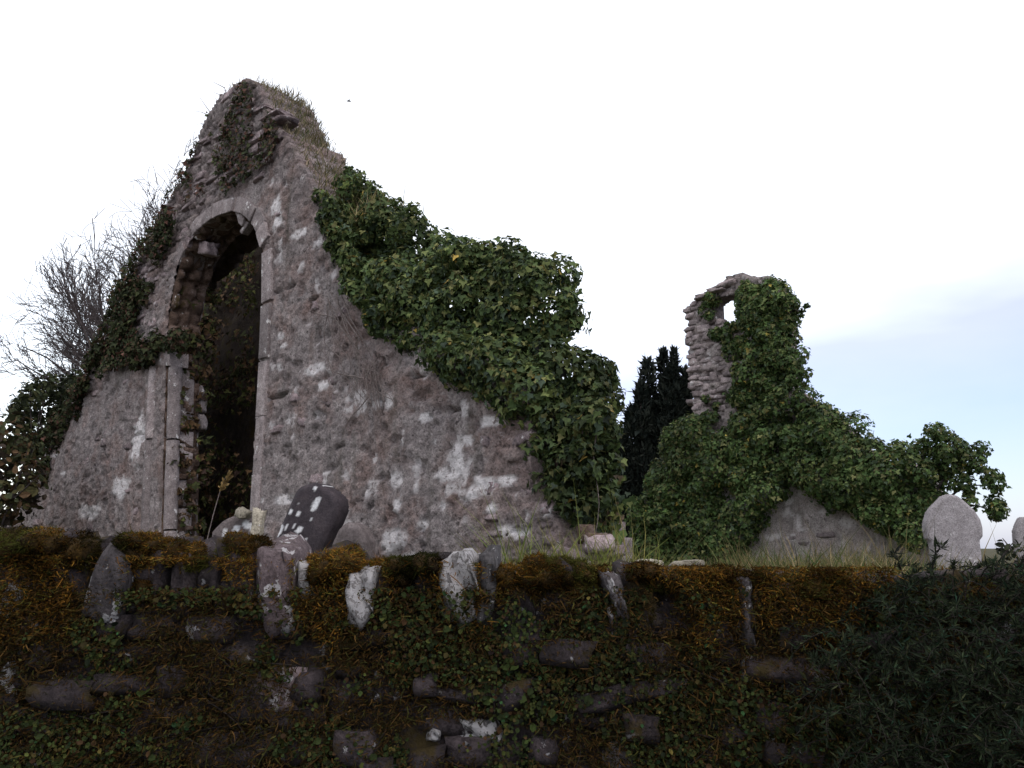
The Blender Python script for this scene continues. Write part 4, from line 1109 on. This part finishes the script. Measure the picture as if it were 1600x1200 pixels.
for k, (x, y, zt, w, h, s) in enumerate(moss_sites):
    for q_ in range(6):
        f_ = RNG.uniform(.22, .42)
        cushion(np.array([x + RNG.uniform(-.42, .42) * w, y + RNG.uniform(.0, .16), zt - h * s * RNG.uniform(.05, .42)]), w * f_, RNG.uniform(.06, .12), h * s * RNG.uniform(.12, .26) + .008, 300 + k * 7 + q_)
    if s > .8 and RNG.uniform() < .6: cushion(np.array([x + RNG.uniform(-.3, .3) * w, y + .06, zt - h * .75]), w * .42, .10, h * .3, 500 + k)
for (px, py, w, h) in ((525, 880, 70, 66), (70, 852, 100, 52), (230, 858, 80, 50), (370, 862, 56, 60), (1120, 900, 60, 34), (860, 895, 90, 50), (1010, 900, 60, 44), (15, 856, 60, 50), (620, 893, 50, 40), (665, 884, 40, 44), (915, 900, 40, 40)):
    for q_ in range(5):
        p = at(px + RNG.uniform(-.3, .3) * w, py + RNG.uniform(-.25, .3) * h, YW); cushion(np.array([p[0], YW + RNG.uniform(.0, .12), p[2]]), w / F * YW * RNG.uniform(.2, .34), RNG.uniform(.08, .14), h / F * YW * RNG.uniform(.22, .4), 700 + px + q_)
for q_ in range(80):
    px = RNG.uniform(-60, 1320)
    if any(c_[0] - 6 < px < c_[1] + 6 and c_[4] in ('w', 'w2', 'g', 'p', 's') for c_ in COP): continue
    py = 845 + 52 * min(1, max(0, px / 1100)) + RNG.uniform(0, 45)
    p = at(px, py, YW); cushion(np.array([p[0], YW + RNG.uniform(.02, .2), p[2]]), RNG.uniform(.03, .08), RNG.uniform(.05, .09), RNG.uniform(.015, .04), 900 + q_)
P = np.concatenate(FUZZP); D = np.concatenate(FUZZN); n = len(P)
pick = fbm(P[:, 0] * 7, P[:, 2] * 9, 3, 3)
colr = leaf_colours(n, MPAL, MW, .3); colr = colr * (.25 + 1.3 * sstep(.3, .7, pick))[:, None] * .95
hue = fbm(P[:, 0] * 5 + 9, P[:, 2] * 5, 29, 3); dk = fbm(P[:, 0] * 3, P[:, 2] * 3 + 4, 39, 3)
colr = colr * (1 - sstep(.52, .62, hue)[:, None] * .75) + np.array([.040, .044, .010]) * sstep(.52, .62, hue)[:, None] * (.6 + RNG.uniform(0, .8, (n, 1)))
colr = colr * (1 - .7 * sstep(.5, .66, dk))[:, None]
D2 = D + RNG.normal(0, .55, (n, 3)) + np.array([0, 0, .15])
o = wpart('moss_fibre', blades('moss_fibre', P, D2, .010 * np.exp(RNG.normal(0, .5, n)), np.full(n, .0018), colr, .6), M_MOSSF); o['kind'] = 'stuff'
n = 60000; X = RNG.uniform(-2.3, 1.5, n); dn = RNG.uniform(0, 1, n) ** 1.5 * .34
ZT = 1.60 - .052 * np.clip((X + 2.1) / 2.9, 0, 1) - .02 - dn
bare_s = np.zeros(n, bool)
for (x0, x1, y0, y1, k) in COP:
    if k in ('w', 'w2', 'g', 'p', 's'): bare_s |= (X > at(x0 + 2, 900, YW)[0]) & (X < at(x1 - 2, 900, YW)[0]) & (ZT > at(x0, y1, YW)[2]) & (RNG.uniform(0, 1, n) < .93)
ok = (fbm(X * 4.2, ZT * 3.0, 277, 4) > .44 + .22 * dn / .34 - RNG.uniform(0, .08, n)) & ~bare_s; X = X[ok]; ZT = ZT[ok]; n = len(X)
P = np.stack([X, YW - .045 + RNG.normal(0, .025, n) - .02 * fbm(X * 9, ZT * 9, 12, 2), ZT], 1); D = np.array([0, -.7, .1]) + RNG.normal(0, .55, (n, 3))
tint = (.35 + 1.2 * sstep(.3, .7, fbm(X * 8, ZT * 8, 13, 3)))[:, None]
o = wpart('hanging_moss', blades('hanging_moss', P, D, .014 * np.exp(RNG.normal(0, .5, n)), np.full(n, .002), leaf_colours(n, MPAL, MW, .3) * tint * .8, .6), M_MOSSF); o['kind'] = 'stuff'
# shaggy dead moss and stalks on the wall face
n = 120000; X = RNG.uniform(-2.7, 2.7, n * 2); Z = RNG.uniform(.62, 1.45, n * 2); ok = fbm(X * 3.2, Z * 4.5, 77, 4) > .38 - RNG.uniform(0, .1, n * 2)
X = X[ok][:n]; Z = Z[ok][:n]; n = len(X)
P = np.stack([X, YW - .035 + RNG.normal(0, .028, n), Z], 1); D = np.array([0, -.8, -.1]) + RNG.normal(0, .5, (n, 3))
FPAL = [(.046, .026, .009), (.028, .019, .008), (.066, .036, .011), (.030, .029, .009), (.050, .046, .012)]
o = wpart('shaggy_moss', blades('shaggy_moss', P, D, .020 * np.exp(RNG.normal(0, .45, n)), np.full(n, .0024), leaf_colours(n, FPAL, [.3, .25, .2, .15, .1]), .6), M_MOSSF); o['kind'] = 'stuff'
# small creeping leaves on the wall
creep = empty('wall_creeper', (-.6, YW - .05, 0.0))
tag(creep, 'small leaved green and brown creeper spread over the boundary wall face', 'creeper')
n = 34000; X = RNG.uniform(-2.7, 2.0, n * 3); Z = .6 + .85 * RNG.uniform(0, 1, n * 3) ** 1.25
rdg = 1 - np.abs(2 * fbm(X * 3.4, Z * 3.4, 377, 3) - 1)
ok = fbm(X * 2.6, Z * 3.2, 177, 4) + .30 * (sstep(.72, .96, rdg) - .55) + .16 * (1.0 - Z) - .03 * np.clip(X, 0, 2) > .44 - RNG.uniform(0, .12, n * 3); X = X[ok][:n]; Z = Z[ok][:n]; n = len(X)
lump = fbm(X * 8, Z * 8, 31, 3)
P = np.stack([X, YW - .02 - .11 * lump * RNG.uniform(.1, 1.2, n), Z], 1)
N = unit(np.array([0, -1, .5]) + RNG.normal(0, .5, (n, 3))); T = unit(RNG.normal(0, .6, (n, 3)) + [0, 0, -.7])
CP = [(.012, .018, .005), (.019, .028, .007), (.032, .038, .009), (.036, .028, .008), (.034, .018, .008), (.016, .042, .014), (.07, .055, .014)]
o = adopt(link('foliage', leaves('foliage', P, N, T, .0135 * np.exp(RNG.normal(0, .38, n)), leaf_colours(n, CP, [.28, .29, .18, .10, .08, .02, .02], .35) * (.5 + fbm(X * 2, Z * 2, 8, 2))[:, None], (LEAF_OVAL[0] * [1.35, 1, 1], LEAF_OVAL[1], LEAF_OVAL[2])), M_DULL), creep); o['kind'] = 'stuff'
paths = []
for k in range(60):
    x0, z0 = RNG.uniform(-2.4, 1.6), RNG.uniform(.6, 1.25); a = RNG.uniform(0, 6.28); L = RNG.uniform(.15, .5)
    paths.append(([np.array([x0 + L * t * math.cos(a) + .02 * math.sin(t * 8 + k), YW - .045 - .02 * math.sin(t * 3), z0 + L * t * math.sin(a) * .7]) for t in np.linspace(0, 1, 8)], np.linspace(.004, .002, 8)))
adopt(link('stem', tubes('stem', paths, 4), M_DARKBARK), creep)

# ------------------------------------------------------------------ churchyard grass seen over the wall
def grass_field(n, x0, x1, y0, y1, L, pal, w, wid=.0035, thr=0.0, seed=1):
    y = y0 + (y1 - y0) * RNG.uniform(0, 1, n * 2) ** 1.3; x = RNG.uniform(x0, x1, n * 2) * y
    ok = fbm(x * 1.3, y * 1.3, seed, 3) > thr; x = x[ok][:n]; y = y[ok][:n]; n = len(x)
    P = np.stack([x, y, GZ - .03 - .10 * sstep(.42, .48, x / y)], 1); D = np.array([0, 0, 1]) + RNG.normal(0, .28, (n, 3))
    return P, D, L * np.exp(RNG.normal(0, .3, n)), wid * np.exp(RNG.normal(0, .25, n)), leaf_colours(n, pal, w)
GP = [(.20, .155, .075), (.13, .11, .045), (.085, .095, .03), (.055, .08, .022), (.26, .20, .11)]
a = grass_field(9000, .02, .30, 4.2, 9.0, .17, GP, [.25, .25, .25, .2, .05]); b = grass_field(14000, .24, .60, 4.2, 10.0, .24, GP, [.24, .24, .24, .25, .05]); c = grass_field(5000, -.62, .05, 4.2, 7.5, .20, GP, [.2, .25, .3, .25, .02])
d = grass_field(700, -.01, .03, 4.1, 4.5, .30, [(.13, .15, .035), (.10, .13, .03), (.2, .18, .06)], [1, 1, .6]); e2 = grass_field(1500, .05, .15, 4.1, 4.5, .28, [(.13, .15, .035), (.2, .18, .06)], [1, .6])
o = link('churchyard_grass', blades('churchyard_grass', *[np.concatenate(t) for t in zip(a, b, c, d, e2)]), M_GRASS)
tag(o, 'long straw and green grass of the churchyard behind the wall', 'grass', kind='stuff')
# a dry seeding stalk before the arch
st = empty('grass_stalk', tuple(at(318, 880, 5.2)))
tag(st, 'single dry grass stalk with seed head before the dark arch', 'grass')
pts = [at(x, y, 5.2) for x, y in ((314, 890), (322, 850), (333, 805), (343, 770), (351, 748), (358, 741))]
adopt(link('stem', tubes('stem', [(pts, [.003, .003, .0026, .0022, .002, .0012])], 5), M_VINE), st)
n = 60; t = RNG.uniform(0, 1, n); A, B = at(344, 768, 5.2), at(359, 740, 5.2); P = A + (B - A) * t[:, None] + RNG.normal(0, .004, (n, 3))
adopt(link('seed_head', leaves('seed_head', P, RNG.normal(size=(n, 3)), (B - A) + RNG.normal(0, .05, (n, 3)), np.full(n, .028), leaf_colours(n, [(.25, .17, .07), (.18, .12, .05)], [1, 1]), LEAF_OVAL), M_GRASS), st)

# ------------------------------------------------------------------ dark feathery shrub, front right
hedge = empty('feathery_shrub', (1.55, 3.25, 0))
tag(hedge, 'dark feathery shrub hanging over the boundary wall at lower right', 'shrub')
P = []; N = []; T = []; C = []; stems = []
for k in range(2200):
    fx = RNG.uniform(0, 1.5); x = 1.12 + fx * 1.7; ytop = 1.51 - .28 * max(0, (.3 - fx)) / .3 + RNG.normal(0, .04)
    z0 = RNG.uniform(.45, ytop); y0 = 3.42 - .30 * math.sin(min(1, (ytop - z0) / .7) * 1.5) + RNG.normal(0, .08) + (.35 * RNG.uniform() if z0 > 1.25 else 0)
    L = RNG.uniform(.16, .34); dirv = unit(np.array([RNG.normal(-.15, .6), -.45 + RNG.normal(0, .3), .55 + RNG.normal(0, .4)]))
    if x < 1.3 and RNG.uniform() < .45: continue
    t = np.linspace(0, 1, 6); pts = [np.array([x, y0, z0]) + dirv * L * q + np.array([0, -.02, -.16 * L / .3]) * q * q for q in t]
    stems.append((pts, np.linspace(.0028, .0012, 6)))
    m = 60; q = RNG.uniform(.05, 1, m); b = np.array([x, y0, z0]) + dirv * L * q[:, None] + np.array([0, -.02, -.16 * L / .3]) * (q * q)[:, None]
    P.append(b); N.append(RNG.normal(size=(m, 3)) + [0, -.6, .6]); T.append(dirv + RNG.normal(0, .55, (m, 3)))
    C.append(leaf_colours(m, [(.009, .013, .007), (.014, .021, .010), (.021, .031, .014), (.036, .040, .018), (.016, .038, .022)], [.34, .32, .2, .08, .06], .3) * RNG.uniform(.7, 1.3))
P = np.concatenate(P); N = np.concatenate(N); T = np.concatenate(T); C = np.concatenate(C)
o = adopt(link('foliage', leaves('foliage', P, N, T, .024 * np.exp(RNG.normal(0, .35, len(P))), C, (LEAF_THIN[0] * [1.3, 1, 1], LEAF_THIN[1], LEAF_THIN[2])), M_DULL), hedge); o['kind'] = 'stuff'
adopt(link('stem', tubes('stem', stems, 3), M_DARKBARK), hedge)
# wispy twiggy shrub behind it at the right edge
shrub('twiggy_shrub', 'wispy dark shrub between the pale headstone and the right edge', [(1545, 930), (1550, 880), (1600, 830), (1660, 840), (1660, 930)], 7.0, 26, .05, .11, 190, .05, [(.02, .025, .016), (.03, .036, .02)], [1, 1], M_DULL, LEAF_OVAL, .4, 26)

# ------------------------------------------------------------------ a bird
bp = at(545, 158, 22)
bm = bmesh.new()
bmesh.ops.create_uvsphere(bm, u_segments=8, v_segments=6, radius=.5, matrix=Matrix.Diagonal((.22, .07, .06, 1)))
def wing(s):
    a = [(.03, .02 * s, .01), (-.05, .02 * s, .01), (-.02, .16 * s, .05), (.02, .16 * s, .05), (-.04, .28 * s, .02)]
    v = [bm.verts.new(q) for q in a]; bm.faces.new((v[0], v[1], v[2], v[3])); bm.faces.new((v[3], v[2], v[4]))
wing(1); wing(-1)
v = [bm.verts.new(q) for q in ((-.09, .012, 0), (-.09, -.012, 0), (-.17, -.035, 0), (-.17, .035, 0))]; bm.faces.new(v)
me = bpy.data.meshes.new('bird'); bm.to_mesh(me); bm.free()
o = link('bird', me, M_SLATEG); o.location = bp; o.scale = (.6, .6, .6); o.rotation_euler = (.3, -.1, .35); tag(o, 'tiny dark bird flying in the white sky', 'bird')

for o in bpy.data.objects:      # fine twigs and stems, too thin to pick apart
    if o.parent is not None and o.name.split('.')[0] in ('stem', 'hanging_stem', 'bare_stem', 'twig', 'seed_head') and o.parent.name.split('.')[0] != 'grass_stalk':
        o['kind'] = 'stuff'
